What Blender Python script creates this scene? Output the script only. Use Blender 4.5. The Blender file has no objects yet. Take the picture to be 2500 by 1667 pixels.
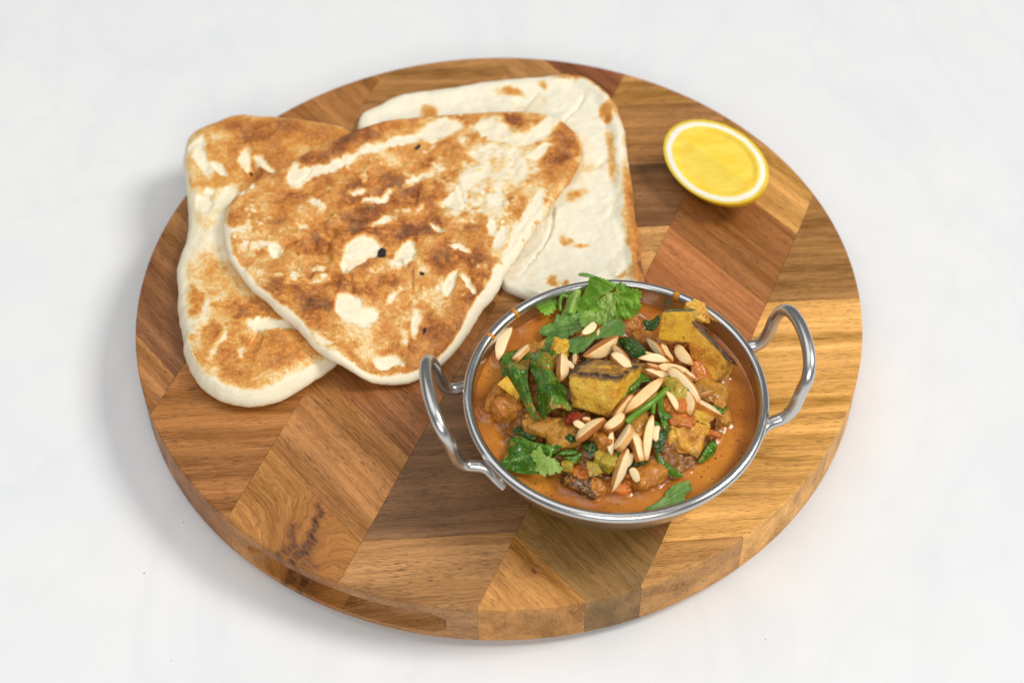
import bpy, bmesh, math, random
import numpy as np
from mathutils import Vector, Matrix, Euler

# ------------------------------------------------------------------ camera, light, exposure
random.seed(7); rng = np.random.default_rng(7)
S = bpy.context.scene; COL = S.collection
ZB = 0.026                       # height of the board's top face above the table
R_B = 0.18                       # board radius
F_PX, PITCH, ROLL = 4506.76, 0.876551, -0.005337
CAM = np.array([0.006356, -0.605374, 0.694175 + ZB])
FW = np.array([0, math.cos(PITCH), -math.sin(PITCH)]); _rt = np.array([1., 0, 0]); _up = np.cross(_rt, FW)
RT = math.cos(ROLL)*_rt + math.sin(ROLL)*_up; UP = -math.sin(ROLL)*_rt + math.cos(ROLL)*_up
cd = bpy.data.cameras.new('camera'); cam = bpy.data.objects.new('camera', cd); COL.objects.link(cam)
cd.sensor_width = 36.0; cd.lens = F_PX/2500*36; cd.clip_start = .01; cd.clip_end = 50
cam.matrix_world = Matrix(((RT[0], UP[0], -FW[0], CAM[0]), (RT[1], UP[1], -FW[1], CAM[1]), (RT[2], UP[2], -FW[2], CAM[2]), (0, 0, 0, 1)))
cd.dof.use_dof = True; cd.dof.focus_distance = 0.853; cd.dof.aperture_fstop = 7.1
S.camera = cam
S.view_settings.view_transform = 'Standard'; S.view_settings.look = 'None'
S.view_settings.exposure = 0; S.view_settings.gamma = 1
S.cycles.use_denoising = True
S.cycles.max_bounces = 8

W = bpy.data.worlds.new('World'); S.world = W; W.use_nodes = True
W.node_tree.nodes['Background'].inputs[0].default_value = (.97, .985, 1, 1)
W.node_tree.nodes['Background'].inputs[1].default_value = .18

def area(name, loc, target, size, power, col=(1, 1, 1)):
    l = bpy.data.lights.new(name, 'AREA'); l.shape = 'RECTANGLE'; l.size, l.size_y = size
    l.energy = power; l.color = col
    o = bpy.data.objects.new(name, l); COL.objects.link(o); o.location = loc
    o.rotation_euler = (Vector(target)-Vector(loc)).to_track_quat('-Z', 'Y').to_euler()
    return o
area('softbox_lamp', (4.2, .25, 4.75), (0, 0, 0), (2.0, 2.0), 248, (1, .975, .94))
area('overhead_softbox_lamp', (-.8, .45, 2.8), (-.1, .05, 0), (2.5, 2.5), 26, (.99, .995, 1))
area('front_fill_lamp', (.2, -2.6, 2.3), (0, -.05, 0), (2.2, 1.4), 54, (1, .985, .96))

# ------------------------------------------------------------------ helpers
K = 2500/2352
def at(u, v, z=0.0):
    """photo pixel (2500 px wide) + height above the board's top -> world point"""
    d = FW + (u-1250)/F_PX*RT - (v-833.5)/F_PX*UP
    t = (z+ZB-CAM[2])/d[2]
    return CAM + d*t
def px(P):
    """world points (n,3) -> photo pixels"""
    q = np.asarray(P)-CAM
    dz = q@FW
    return np.stack([1250+F_PX*(q@RT)/dz, 833.5-F_PX*(q@UP)/dz], -1)

def _h(ix, iy, iz, s):
    n = (ix*374761393+iy*668265263+iz*2147483647+s*974634777) & 0xffffffff
    n = ((n ^ (n >> 13))*1274126177) & 0xffffffff
    n = ((n ^ (n >> 16))*2246822519) & 0xffffffff
    return ((n ^ (n >> 15)) & 0xffff)/65535.0
def vnoise(P, scale, seed=0):
    """smooth value noise in -1..1 on (n,2|3) points"""
    P = np.asarray(P, float)*scale
    if P.shape[-1] == 2: P = np.concatenate([P, np.zeros(P.shape[:-1]+(1,))], -1)
    i = np.floor(P).astype(np.int64); f = P-i; f = f*f*f*(f*(f*6-15)+10)
    r = 0
    for dx in (0, 1):
        for dy in (0, 1):
            for dz in (0, 1):
                w = (f[..., 0] if dx else 1-f[..., 0])*(f[..., 1] if dy else 1-f[..., 1])*(f[..., 2] if dz else 1-f[..., 2])
                r = r + w*_h(i[..., 0]+dx, i[..., 1]+dy, i[..., 2]+dz, seed)
    return r*2-1
def fbm(P, scale, seed=0, oct=4):
    r, a = 0, 1.0
    for k in range(oct):
        r = r + a*vnoise(P, scale*2**k, seed+k*17); a *= .5
    return r/1.6
def sstep(a, b, x):
    t = np.clip((x-a)/(b-a), 0, 1); return t*t*(3-2*t)

def mesh_obj(name, V, F, mat=None, parent=None, smooth=True, sharp=None, loc=None, rot=None):
    me = bpy.data.meshes.new(name)
    me.from_pydata([tuple(map(float, v)) for v in V], [], [tuple(map(int, f)) for f in F]); me.update()
    if smooth: me.polygons.foreach_set('use_smooth', [True]*len(me.polygons))
    if sharp is not None: me.set_sharp_from_angle(angle=math.radians(sharp))
    if mat: me.materials.append(mat)
    o = bpy.data.objects.new(name, me); COL.objects.link(o)
    if parent: o.parent = parent
    if loc is not None: o.location = loc
    if rot is not None: o.rotation_euler = rot
    return o
def attr(o, name, vals):
    a = o.data.attributes.new(name, 'FLOAT', 'POINT'); a.data.foreach_set('value', np.asarray(vals, np.float32))
def empty(name, loc=(0, 0, 0)):
    o = bpy.data.objects.new(name, None); COL.objects.link(o); o.location = loc; o.empty_display_size = .01; return o
def tag(o, label=None, cat=None, group=None, kind=None):
    for k, v in (('label', label), ('category', cat), ('group', group), ('kind', kind)):
        if v: o[k] = v
    return o
def srgb(r, g, b):
    f = lambda c: (c/255)/12.92 if c <= 10 else (((c/255)+.055)/1.055)**2.4
    return (f(r), f(g), f(b), 1)

class NT:
    """tiny shader-node helper"""
    def __init__(s, name):
        s.m = bpy.data.materials.new(name); s.m.use_nodes = True; s.t = s.m.node_tree
        s.b = s.t.nodes['Principled BSDF']
    def n(s, typ, ins=None, **kw):
        nd = s.t.nodes.new(typ)
        for k, v in kw.items(): setattr(nd, k, v)
        for k, v in (ins or {}).items(): s.set(nd.inputs[k], v)
        return nd
    def set(s, sock, v):
        if isinstance(v, bpy.types.NodeSocket): s.t.links.new(v, sock)
        elif isinstance(v, bpy.types.Node): s.t.links.new(v.outputs[0], sock)
        else: sock.default_value = v
    def math(s, op, a, b=0.0, c=0.0, clamp=False):
        nd = s.n('ShaderNodeMath', operation=op, use_clamp=clamp)
        s.set(nd.inputs[0], a); s.set(nd.inputs[1], b); s.set(nd.inputs[2], c); return nd.outputs[0]
    def mix(s, f, a, b, mode='MIX'):
        nd = s.n('ShaderNodeMix', data_type='RGBA', blend_type=mode)
        s.set(nd.inputs[0], f); s.set(nd.inputs[6], a); s.set(nd.inputs[7], b); return nd.outputs[2]
    def ramp(s, f, stops, interp='LINEAR'):
        nd = s.n('ShaderNodeValToRGB'); s.set(nd.inputs[0], f); cr = nd.color_ramp; cr.interpolation = interp
        while len(cr.elements) < len(stops): cr.elements.new(.5)
        for e, (p, c) in zip(cr.elements, stops):
            e.position = p; e.color = c if hasattr(c, '__len__') else (c, c, c, 1)
        return nd.outputs[0]
    def noise(s, vec, scale, detail=3, rough=.55, dist=0.0):
        return s.n('ShaderNodeTexNoise', {'Vector': vec, 'Scale': scale, 'Detail': detail, 'Roughness': rough, 'Distortion': dist}).outputs[0]
    def mapping(s, vec, scale=(1, 1, 1), loc=(0, 0, 0), rot=(0, 0, 0)):
        return s.n('ShaderNodeMapping', {'Vector': vec, 'Scale': scale, 'Location': loc, 'Rotation': rot}).outputs[0]
    def obj(s): return s.n('ShaderNodeTexCoord').outputs['Object']
    def at(s, name): return s.n('ShaderNodeAttribute', attribute_name=name).outputs['Fac']
    def bump(s, h, strength=.3, dist=.001):
        nd = s.n('ShaderNodeBump', {'Height': h, 'Strength': strength, 'Distance': dist}); s.set(s.b.inputs['Normal'], nd); return nd
    def out(s, **kw):
        for k, v in kw.items(): s.set(s.b.inputs[k.replace('_', ' ')], v)
        return s.m

# ------------------------------------------------------------------ table
def mat_table():
    t = NT('white_marble'); c = t.obj()
    big = t.noise(t.mapping(c, (1, 1.3, 1)), 5, 4, .6, 1.2)
    vein = t.math('ABSOLUTE', t.math('SUBTRACT', t.noise(t.mapping(c, (1.2, .7, 1), (3, 1, 0), (0, 0, .6)), 4.2, 5, .55, 1.6), .5))
    vm = t.ramp(vein, [(0, 1), (.035, 0)])
    soft = t.noise(c, 28, 4, .6)
    col = t.mix(t.ramp(big, [(.35, 0), (.7, 1)]), srgb(228, 230, 232), srgb(233, 233, 232))
    col = t.mix(t.math('MULTIPLY', vm, .10), col, srgb(196, 202, 208))
    col = t.mix(t.math('MULTIPLY', t.ramp(soft, [(.45, 0), (.75, 1)]), .22), col, srgb(214, 217, 221))
    return t.out(Base_Color=col, Roughness=.5, Specular_IOR_Level=.35)
tb, FOOT = 2.2, .005                            # the board stands on low rubber feet
V = [(x, y, z) for z in (-FOOT, -FOOT-.02) for x, y in ((-tb, -tb), (tb, -tb), (tb, tb), (-tb, tb))]
table = mesh_obj('table_surface', V, [(0, 1, 2, 3), (7, 6, 5, 4), (0, 4, 5, 1), (1, 5, 6, 2), (2, 6, 7, 3), (3, 7, 4, 0)], mat_table(), smooth=False)
tag(table, kind='structure')

# ------------------------------------------------------------------ wooden board
def mat_wood(name, knots=()):
    """solid wood with its grain along the block's own x axis; base tone from the block's object colour"""
    t = NT(name)
    oi = t.n('ShaderNodeObjectInfo')
    rnd = oi.outputs['Random']; base = oi.outputs['Color']
    off = t.n('ShaderNodeCombineXYZ', {'X': t.math('MULTIPLY', rnd, 3.7), 'Y': t.math('MULTIPLY', rnd, 9.1), 'Z': t.math('MULTIPLY', rnd, 5.3)})
    c0 = t.obj(); c = c0
    dark = None
    halo = None
    if knots:
        wn = t.n('ShaderNodeTexNoise', {'Vector': c0, 'Scale': 95, 'Detail': 4, 'Roughness': .55}).outputs['Color']
        cq = t.n('ShaderNodeVectorMath', {0: c0, 1: t.n('ShaderNodeVectorMath', {0: t.n('ShaderNodeVectorMath', {0: wn, 1: (.5, .5, .5)}, operation='SUBTRACT'), 1: (.011, .011, 0)}, operation='MULTIPLY')}, operation='ADD').outputs[0]
        sep = t.n('ShaderNodeSeparateXYZ', {0: cq}); X_, Y_ = sep.outputs[0], sep.outputs[1]
    for (x0, y0, x1, y1, w, dk) in knots:       # grain swirls round dark knot streaks
        ex, ey = x1-x0, y1-y0; L2 = ex*ex+ey*ey+1e-12
        px_, py_ = t.math('SUBTRACT', X_, x0), t.math('SUBTRACT', Y_, y0)
        tt = t.math('DIVIDE', t.math('ADD', t.math('MULTIPLY', px_, ex), t.math('MULTIPLY', py_, ey)), L2, clamp=True)
        dx, dy = t.math('SUBTRACT', px_, t.math('MULTIPLY', tt, ex)), t.math('SUBTRACT', py_, t.math('MULTIPLY', tt, ey))
        d2 = t.math('ADD', t.math('MULTIPLY', dx, dx), t.math('MULTIPLY', dy, dy))
        g = t.math('EXPONENT', t.math('MULTIPLY', d2, -1/(w*w))); gh = t.math('EXPONENT', t.math('MULTIPLY', d2, -1/(w*w*16)))
        c = t.n('ShaderNodeVectorMath', {0: c, 1: t.n('ShaderNodeCombineXYZ', {'Y': t.math('MULTIPLY', gh, w*2.2), 'X': t.math('MULTIPLY', gh, w*1.5)})}, operation='ADD').outputs[0]
        d = t.math('MULTIPLY', t.ramp(g, [(.12, 0), (.85, 1)]), t.math('MULTIPLY', dk, t.ramp(t.noise(t.mapping(c0, (160, 900, 500)), 1, 3), [(.30, .35), (.6, 1)])))
        dark = d if dark is None else t.math('MAXIMUM', dark, d)
        halo = gh if halo is None else t.math('MAXIMUM', halo, gh)
    c = t.n('ShaderNodeVectorMath', {0: c, 1: off}, operation='ADD').outputs[0]
    warp = t.n('ShaderNodeTexNoise', {'Vector': t.mapping(c, (14, 40, 40)), 'Scale': 1, 'Detail': 2}).outputs['Color']
    cw = t.n('ShaderNodeVectorMath', {0: c, 1: t.n('ShaderNodeVectorMath', {0: warp, 1: (.0, .007, .007)}, operation='MULTIPLY')}, operation='ADD').outputs[0]
    band = t.noise(t.mapping(cw, (5, 95, 60)), 1, 3, .55)
    streak = t.noise(t.mapping(cw, (14, 420, 300)), 1, 4, .62)
    fine = t.noise(t.mapping(cw, (60, 1500, 1100)), 1, 2, .6)
    pore = t.noise(t.mapping(cw, (230, 2600, 1900)), 1, 1, .5)
    pm = t.math('MULTIPLY', t.ramp(pore, [(.56, 0), (.66, 1)]), t.ramp(t.noise(t.mapping(cw, (25, 120, 90)), 1, 2), [(.35, .25), (.62, 1)]))
    hsv = t.n('ShaderNodeHueSaturation', {'Hue': .504, 'Saturation': .98, 'Value': 1.92, 'Color': base}).outputs[0]
    drk = t.n('ShaderNodeHueSaturation', {'Hue': .500, 'Saturation': 1.12, 'Value': .66, 'Color': base}).outputs[0]
    col = t.mix(t.ramp(band, [(.34, 0), (.64, 1)]), drk, hsv)
    col = t.mix(t.math('MULTIPLY', t.ramp(streak, [(.36, 1), (.60, 0)]), .48), col, drk)
    col = t.mix(t.math('MULTIPLY', t.ramp(fine, [(.42, 0), (.62, 1)]), .42), col, hsv)
    col = t.mix(t.math('MULTIPLY', pm, .75), col, t.n('ShaderNodeHueSaturation', {'Value': .25, 'Color': base}).outputs[0])
    if dark is not None:
        col = t.mix(t.math('MULTIPLY', halo, .35), col, srgb(150, 84, 32))
        col = t.mix(dark, col, t.mix(t.ramp(streak, [(.4, 0), (.6, 1)]), srgb(40, 22, 14), srgb(92, 50, 22)))
    t.bump(t.math('SUBTRACT', t.math('MULTIPLY', fine, .3), pm), .22, .0003)
    return t.out(Base_Color=col, Roughness=t.math('ADD', .40, t.math('MULTIPLY', streak, .16)), Specular_IOR_Level=.42)
M_WOOD = mat_wood('acacia_wood')
TH_B, O_B, S_B, DU = -0.402191, -0.124569, 0.0621108, 0.0513
NB = np.array([math.cos(TH_B), math.sin(TH_B)]); TBV = np.array([-math.sin(TH_B), math.cos(TH_B)])
board = tag(empty('round_board', (0, 0, 0)), 'round herringbone acacia wood serving board with a finger groove in its edge', 'serving board')
GR0, GR1 = math.radians(-129.5), math.radians(-97.5)     # finger groove in the rim
def rim_r(th, z):
    """rim radius at height z (0 = table): rounded arrises plus the finger groove"""
    rr = .0009
    a = max(0, rr-(ZB-z)); b = max(0, rr-z)
    r = R_B-(rr-math.sqrt(max(0, rr*rr-a*a))) - (rr-math.sqrt(max(0, rr*rr-b*b)))
    gm, gh = (GR0+GR1)/2, (GR1-GR0)/2*R_B
    s = abs((th-gm)*R_B); zc, hz = .0118, .0078
    e = max(0, s-(gh-hz*1.5))/(hz*1.5)
    q = ((z-zc)/hz)**2 + e*e
    if q < 1: r -= .0105*(1-q)**.38
    return r
ZR = [ZB, ZB-.00012, ZB-.0004, ZB-.0009, ZB-.003, ZB-.0050] + list(.0118+.0078*np.sin(np.linspace(math.pi/2, -math.pi/2, 27))) + [.0030, .0018, .0009, .0004, 0.0]
def clip_half(poly, n, d):      # keep n.p <= d
    out = []
    for i in range(len(poly)):
        a, b = poly[i], poly[(i+1) % len(poly)]
        da, db = a@n-d, b@n-d
        if da <= 0: out.append(a)
        if (da < 0) != (db < 0) and da != db: out.append(a+(b-a)*(da/(da-db)))
    return out
def block(k, m, color, mat):
    sl = .5 if k % 2 == 0 else -.5
    base = -.002 if k % 2 == 0 else -.0234
    u0, u1 = base+DU*m, base+DU*(m+1)
    g = .00005                                # half joint gap
    circ = [np.array([R_B*math.cos(a), R_B*math.sin(a)]) for a in np.radians(np.arange(0, 360, .5))]
    poly = circ
    o0, o1 = O_B+k*S_B, O_B+(k+1)*S_B
    jn = TBV-sl*NB; L = np.linalg.norm(jn)    # u - sl*(w-o0) = const
    c0 = u0-sl*o0; c1 = u1-sl*o0
    for n, d in ((NB, o1-g), (-NB, -o0-g), (jn/L, c1/L-g), (-jn/L, -c0/L-g)):
        poly = clip_half(poly, n, d)
        if len(poly) < 3: return None
    P = np.array(poly)
    keep = [i for i in range(len(P)) if np.linalg.norm(P[i]-P[i-1]) > 1e-5]; P = P[keep]
    if len(P) < 3: return None
    c = P.mean(0)
    area2 = .5*abs(sum(P[i-1][0]*P[i][1]-P[i][0]*P[i-1][1] for i in range(len(P))))
    if area2 < 3e-6: return None
    ga = math.atan2(NB[1]+sl*TBV[1], NB[0]+sl*TBV[0])
    ca, sa = math.cos(-ga), math.sin(-ga)
    V, F = [], []
    N = len(P); onr = [abs(np.linalg.norm(p)-R_B) < 2e-5 for p in P]
    if not any(onr): rows = [ZB, ZB-.00012, 0.0]
    else: rows = ZR
    for z in rows:
        for p, o in zip(P, onr):
            if o:
                th = math.atan2(p[1], p[0]); q = p/np.linalg.norm(p)*rim_r(th, z)
            else:
                q = p-(p-c)/np.linalg.norm(p-c)*(.00012 if z == ZB else 0)
                if z not in (ZB, 0.0) and False: pass
            d = q-c; V.append((d[0]*ca-d[1]*sa, d[0]*sa+d[1]*ca, z))
    nr = len(rows)
    F.append(tuple(range(N))); F.append(tuple(reversed(range((nr-1)*N, nr*N))))
    for j in range(nr-1):
        for i in range(N):
            i2 = (i+1) % N
            F.append((j*N+i2, j*N+i, (j+1)*N+i, (j+1)*N+i2))
    o = mesh_obj('wood_block', V, F, mat, board, True, 32, (c[0], c[1], 0), (0, 0, ga))
    o.color = color
    return o
TONES = {(1, -3): (158, 104, 50), (1, -2): (152, 100, 54), (1, -1): (136, 84, 46), (1, 3): (158, 110, 64), (1, 4): (122, 70, 42), (1, 2): (150, 100, 56),
         (2, -4): (152, 106, 62), (2, -3): (110, 76, 48), (2, -2): (112, 78, 50), (2, -1): (136, 90, 52), (2, 0): (172, 124, 72), (2, 1): (116, 78, 46), (2, 2): (146, 100, 56), (2, 3): (164, 116, 62),
         (3, -3): (170, 116, 58), (3, -2): (124, 90, 46), (3, -1): (124, 84, 46), (3, 0): (150, 90, 48), (3, 1): (158, 96, 54), (3, 2): (136, 84, 42), (3, 3): (176, 126, 66),
         (4, -4): (158, 108, 56), (4, -3): (166, 116, 62), (4, -2): (190, 136, 68), (4, -1): (192, 138, 70), (4, 0): (196, 142, 76), (4, 1): (142, 98, 52), (4, 2): (146, 100, 54), (4, 3): (138, 92, 50),
         (0, -4): (146, 92, 46), (0, -3): (148, 94, 46), (0, -2): (152, 98, 50), (0, -1): (140, 88, 46), (0, 2): (158, 110, 62), (0, 3): (170, 122, 72), (0, 1): (150, 100, 56),
         (-1, -2): (150, 98, 54), (-1, -1): (126, 80, 46), (-1, 0): (140, 94, 52), (-1, 1): (150, 102, 58)}
def mat_rubber():
    t = NT('dark_rubber'); return t.out(Base_Color=t.mix(t.noise(t.obj(), 300), (.02, .02, .02, 1), (.035, .033, .03, 1)), Roughness=.7)
_mr = mat_rubber()
for a in (45, 135, 225, 315):
    V, F = [], []
    for z, r in ((.0005, .009), (-.0015, .0098), (-FOOT+.001, .0092), (-FOOT, .0082)):
        V += [(r*math.cos(q), r*math.sin(q), z) for q in np.linspace(0, 2*math.pi, 20, endpoint=False)]
    F = [(j*20+i, (j+1)*20+i, (j+1)*20+(i+1) % 20, j*20+(i+1) % 20) for j in range(3) for i in range(20)]+[tuple(range(20)), tuple(reversed(range(60, 80)))]
    mesh_obj('rubber_foot', V, F, _mr, board, True, 50, (.125*math.cos(math.radians(a)), .125*math.sin(math.radians(a)), 0))
KNOT = {}
for k in range(-1, 5):
    for m in range(-6, 6):
        t = TONES.get((k, m)) or random.choice([(150, 98, 52), (136, 88, 48), (160, 112, 60)])
        o = block(k, m, srgb(*t), M_WOOD)
        if o: KNOT[(k, m)] = o
def knot_on(key, pts, name):
    """give one block its knot(s): pixel centre -> block-local"""
    o = KNOT[key]; ks = []
    M = Matrix.Translation(o.location) @ Euler(o.rotation_euler).to_matrix().to_4x4(); Mi = M.inverted()
    for (u0, v0, u1, v1, w, dk) in pts:
        q, r = Mi @ Vector(at(u0, v0)), Mi @ Vector(at(u1, v1)); ks.append((q.x, q.y, r.x, r.y, w, dk))
    o.data.materials[0] = mat_wood(name, ks)
knot_on((1, -3), [(775, 1232, 782, 1244, .0016, 1), (779, 1250, 766, 1300, .0017, .9), (764, 1308, 722, 1368, .0036, .95), (742, 1352, 762, 1385, .0032, .6), (716, 1285, 712, 1328, .0024, .75), (710, 1330, 694, 1352, .0034, .85)], 'acacia_wood_knot')
knot_on((3, -3), [(1297, 1386, 1303, 1390, .0010, .95)], 'acacia_wood_small_knot')
# ------------------------------------------------------------------ balti dish
DX, DY, H_R, R_D = .0529, -.0924, .042, .0688
def lathe(prof, seg=96):
    V, F = [], []
    n = len(prof)
    for i in range(seg):
        a = 2*math.pi*i/seg
        for r, z in prof: V.append((r*math.cos(a), r*math.sin(a), z))
    for i in range(seg):
        i2 = (i+1) % seg
        for j in range(n-1):
            F.append((i*n+j, i2*n+j, i2*n+j+1, i*n+j+1))
    return V, F
def mat_steel(name, rough=.2):
    t = NT(name); c = t.obj()
    sc = t.noise(t.mapping(c, (60, 60, 900)), 1, 3)
    sp = t.noise(c, 700, 3)
    t.bump(t.math('ADD', sc, t.math('MULTIPLY', sp, .5)), .05, .0002)
    return t.out(Base_Color=(.60, .59, .575, 1), Metallic=1.0, Roughness=t.math('ADD', rough-.06, t.math('MULTIPLY', t.noise(c, 140, 4), .14)))
M_STEEL = mat_steel('brushed_steel', .24); M_STEEL_B = mat_steel('satin_steel', .28)
dish = tag(empty('balti_dish', (DX, DY, ZB)), 'round stainless steel balti dish with two looped handles, filled with curry', 'balti dish')
outer = [(0, .0004), (.036, .0004), (.042, .001), (.0475, .0045), (.0535, .0115), (.0590, .0195), (.0632, .0275), (.0655, .034), (.0664, .0382)]
def refine(pr, n=4):
    out = []
    for i in range(len(pr)-1):
        p0 = np.array(pr[max(i-1, 0)]); p1 = np.array(pr[i]); p2 = np.array(pr[i+1]); p3 = np.array(pr[min(i+2, len(pr)-1)])
        for j in range(n):
            t = j/n
            out.append(tuple(.5*((2*p1)+(-p0+p2)*t+(2*p0-5*p1+4*p2-p3)*t*t+(-p0+3*p1-3*p2+p3)*t**3)))
    out.append(pr[-1]); return [(max(0, r), z) for r, z in out]
oprof = refine(outer)
# rolled bead on the lip
bead = [(.0665+.0024*math.cos(a), .0398+.0024*math.sin(a)) for a in np.radians(np.linspace(-100, 215, 22))]
inner = [(max(0, r-.0011), z+.0011) for r, z in reversed(oprof)]
V, F = lathe(oprof + bead + inner, 160)
mesh_obj('bowl', V, F, M_STEEL, dish, True, 60)
def tube(path, rad, seg=14, flat=None):
    """swept tube; rad may be per point; flat = per point (sx,sy) scaling"""
    P = np.array(path, float); n = len(P); rad = np.broadcast_to(rad, (n,))
    T = np.gradient(P, axis=0); T /= np.linalg.norm(T, axis=1)[:, None]
    N = np.cross(T[0], (0, 0, 1.)); N = N/np.linalg.norm(N) if np.linalg.norm(N) > 1e-6 else np.array([1., 0, 0])
    V, F = [], []
    for i in range(n):
        N = N-T[i]*(N@T[i]); N /= np.linalg.norm(N); B = np.cross(T[i], N)
        fx, fy = flat[i] if flat is not None else (1, 1)
        for j in range(seg):
            a = 2*math.pi*j/seg
            V.append(P[i]+rad[i]*(fx*math.cos(a)*N+fy*math.sin(a)*B))
    for i in range(n-1):
        for j in range(seg):
            j2 = (j+1) % seg
            F.append((i*seg+j, i*seg+j2, (i+1)*seg+j2, (i+1)*seg+j))
    V.append(P[0]); V.append(P[-1]); a, b = len(V)-2, len(V)-1
    for j in range(seg):
        j2 = (j+1) % seg
        F.append((a, j2, j)); F.append((b, (n-1)*seg+j, (n-1)*seg+j2))
    return V, F
def spline(pts, n=8):
    return np.array(refine3([np.array(p, float) for p in pts], n))
def refine3(pr, n):
    out = []
    for i in range(len(pr)-1):
        p0, p1, p2, p3 = pr[max(i-1, 0)], pr[i], pr[i+1], pr[min(i+2, len(pr)-1)]
        for j in range(n):
            t = j/n
            out.append(.5*((2*p1)+(-p0+p2)*t+(2*p0-5*p1+4*p2-p3)*t*t+(-p0+3*p1-3*p2+p3)*t**3))
    out.append(pr[-1]); return out
def handle(ang):
    """loop handle in dish-local coordinates; ang = direction of its middle"""
    ca, sa = math.cos(ang), math.sin(ang)
    def L(rad, side, z): return (rad*ca-side*sa, rad*sa+side*ca, z)
    half = [(.0560, .0268, .0225), (.0590, .0255, .0265), (.0612, .0244, .0298), (.0640, .0232, .0320), (.0680, .0222, .0326), (.0722, .0218, .0336), (.0752, .0218, .0370), (.0772, .0219, .0425), (.0788, .0217, .0512), (.0812, .0202, .0580), (.0832, .0152, .0622), (.0844, .0075, .0640), (.0847, .0, .0645)]
    pts = [L(r, s, z) for r, s, z in half] + [L(r, -s, z) for r, s, z in reversed(half[:-1])]
    path = spline(pts, 7); n = len(path)
    flat = []
    for i in range(n):
        e = min(i, n-1-i); f = max(0, 1-max(0, e-10)/14)
        flat.append((1+.35*f, 1-.28*f))
    V, F = tube(path, .0029, 16, flat)
    h = mesh_obj('handle', V, F, M_STEEL_B, dish, True, 70)
    for sgn in (1, -1):
        r0, s0, z0 = .0578, .0262*sgn, .0248
        d = np.array(L(1, .0262/.0578*sgn, 0)) - np.array(L(0, 0, 0)); d = d/np.linalg.norm(d); d[2] = -.45; d /= np.linalg.norm(d)
        c = np.array(L(r0, s0, z0))+d*.0022
        prof = [(0, .0012), (.0012, .0010), (.0021, .0004), (.0024, -.0006), (.0024, -.004)]
        V, F = lathe(prof, 18)
        q = Vector(d).to_track_quat('Z', 'Y').to_matrix()
        V = [tuple(q@Vector(v)+Vector(c)) for v in V]
        mesh_obj('rivet', V, F, M_STEEL_B, h, True)
HANG = math.radians(10)
handle(HANG); handle(HANG+math.pi)
# ------------------------------------------------------------------ breads
def smooth_closed(pts, n):
    P = np.array(pts, float); m = len(P); out = []
    for i in range(m):
        p0, p1, p2, p3 = P[i-1], P[i], P[(i+1) % m], P[(i+2) % m]
        for j in range(12):
            t = j/12
            out.append(.5*((2*p1)+(-p0+p2)*t+(2*p0-5*p1+4*p2-p3)*t*t+(-p0+3*p1-3*p2+p3)*t**3))
    Q = np.array(out); d = np.r_[0, np.cumsum(np.linalg.norm(np.diff(np.vstack([Q, Q[:1]]), axis=0), axis=1))]
    s = np.linspace(0, d[-1], n, endpoint=False); Qc = np.vstack([Q, Q[:1]])
    return np.stack([np.interp(s, d, Qc[:, k]) for k in range(Q.shape[1])], -1)
def blob(px_, c, warp=14, seed=0):
    """soft elliptical spots given in photo pixels at 2352 wide: list of (x, y, rx, ry, deg[, weight])"""
    P = px_/K
    P = P+warp*np.stack([fbm(P, 1/38, seed+3), fbm(P, 1/38, seed+9)], -1)+warp*.45*np.stack([fbm(P, 1/9, seed+5, 2), fbm(P, 1/9, seed+7, 2)], -1)
    r = np.zeros(len(P))
    for b in c:
        x, y, rx, ry, dg = b[:5]; w = b[5] if len(b) > 5 else 1
        ca, sa = math.cos(math.radians(dg)), math.sin(math.radians(dg))
        dx, dy = P[:, 0]-x, P[:, 1]-y
        q = np.sqrt(((dx*ca+dy*sa)/rx)**2+((-dx*sa+dy*ca)/ry)**2)
        r = np.maximum(r, w*np.clip(1.5-q*.75, 0, 1))   # .75 at the ellipse itself
    return r
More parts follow.
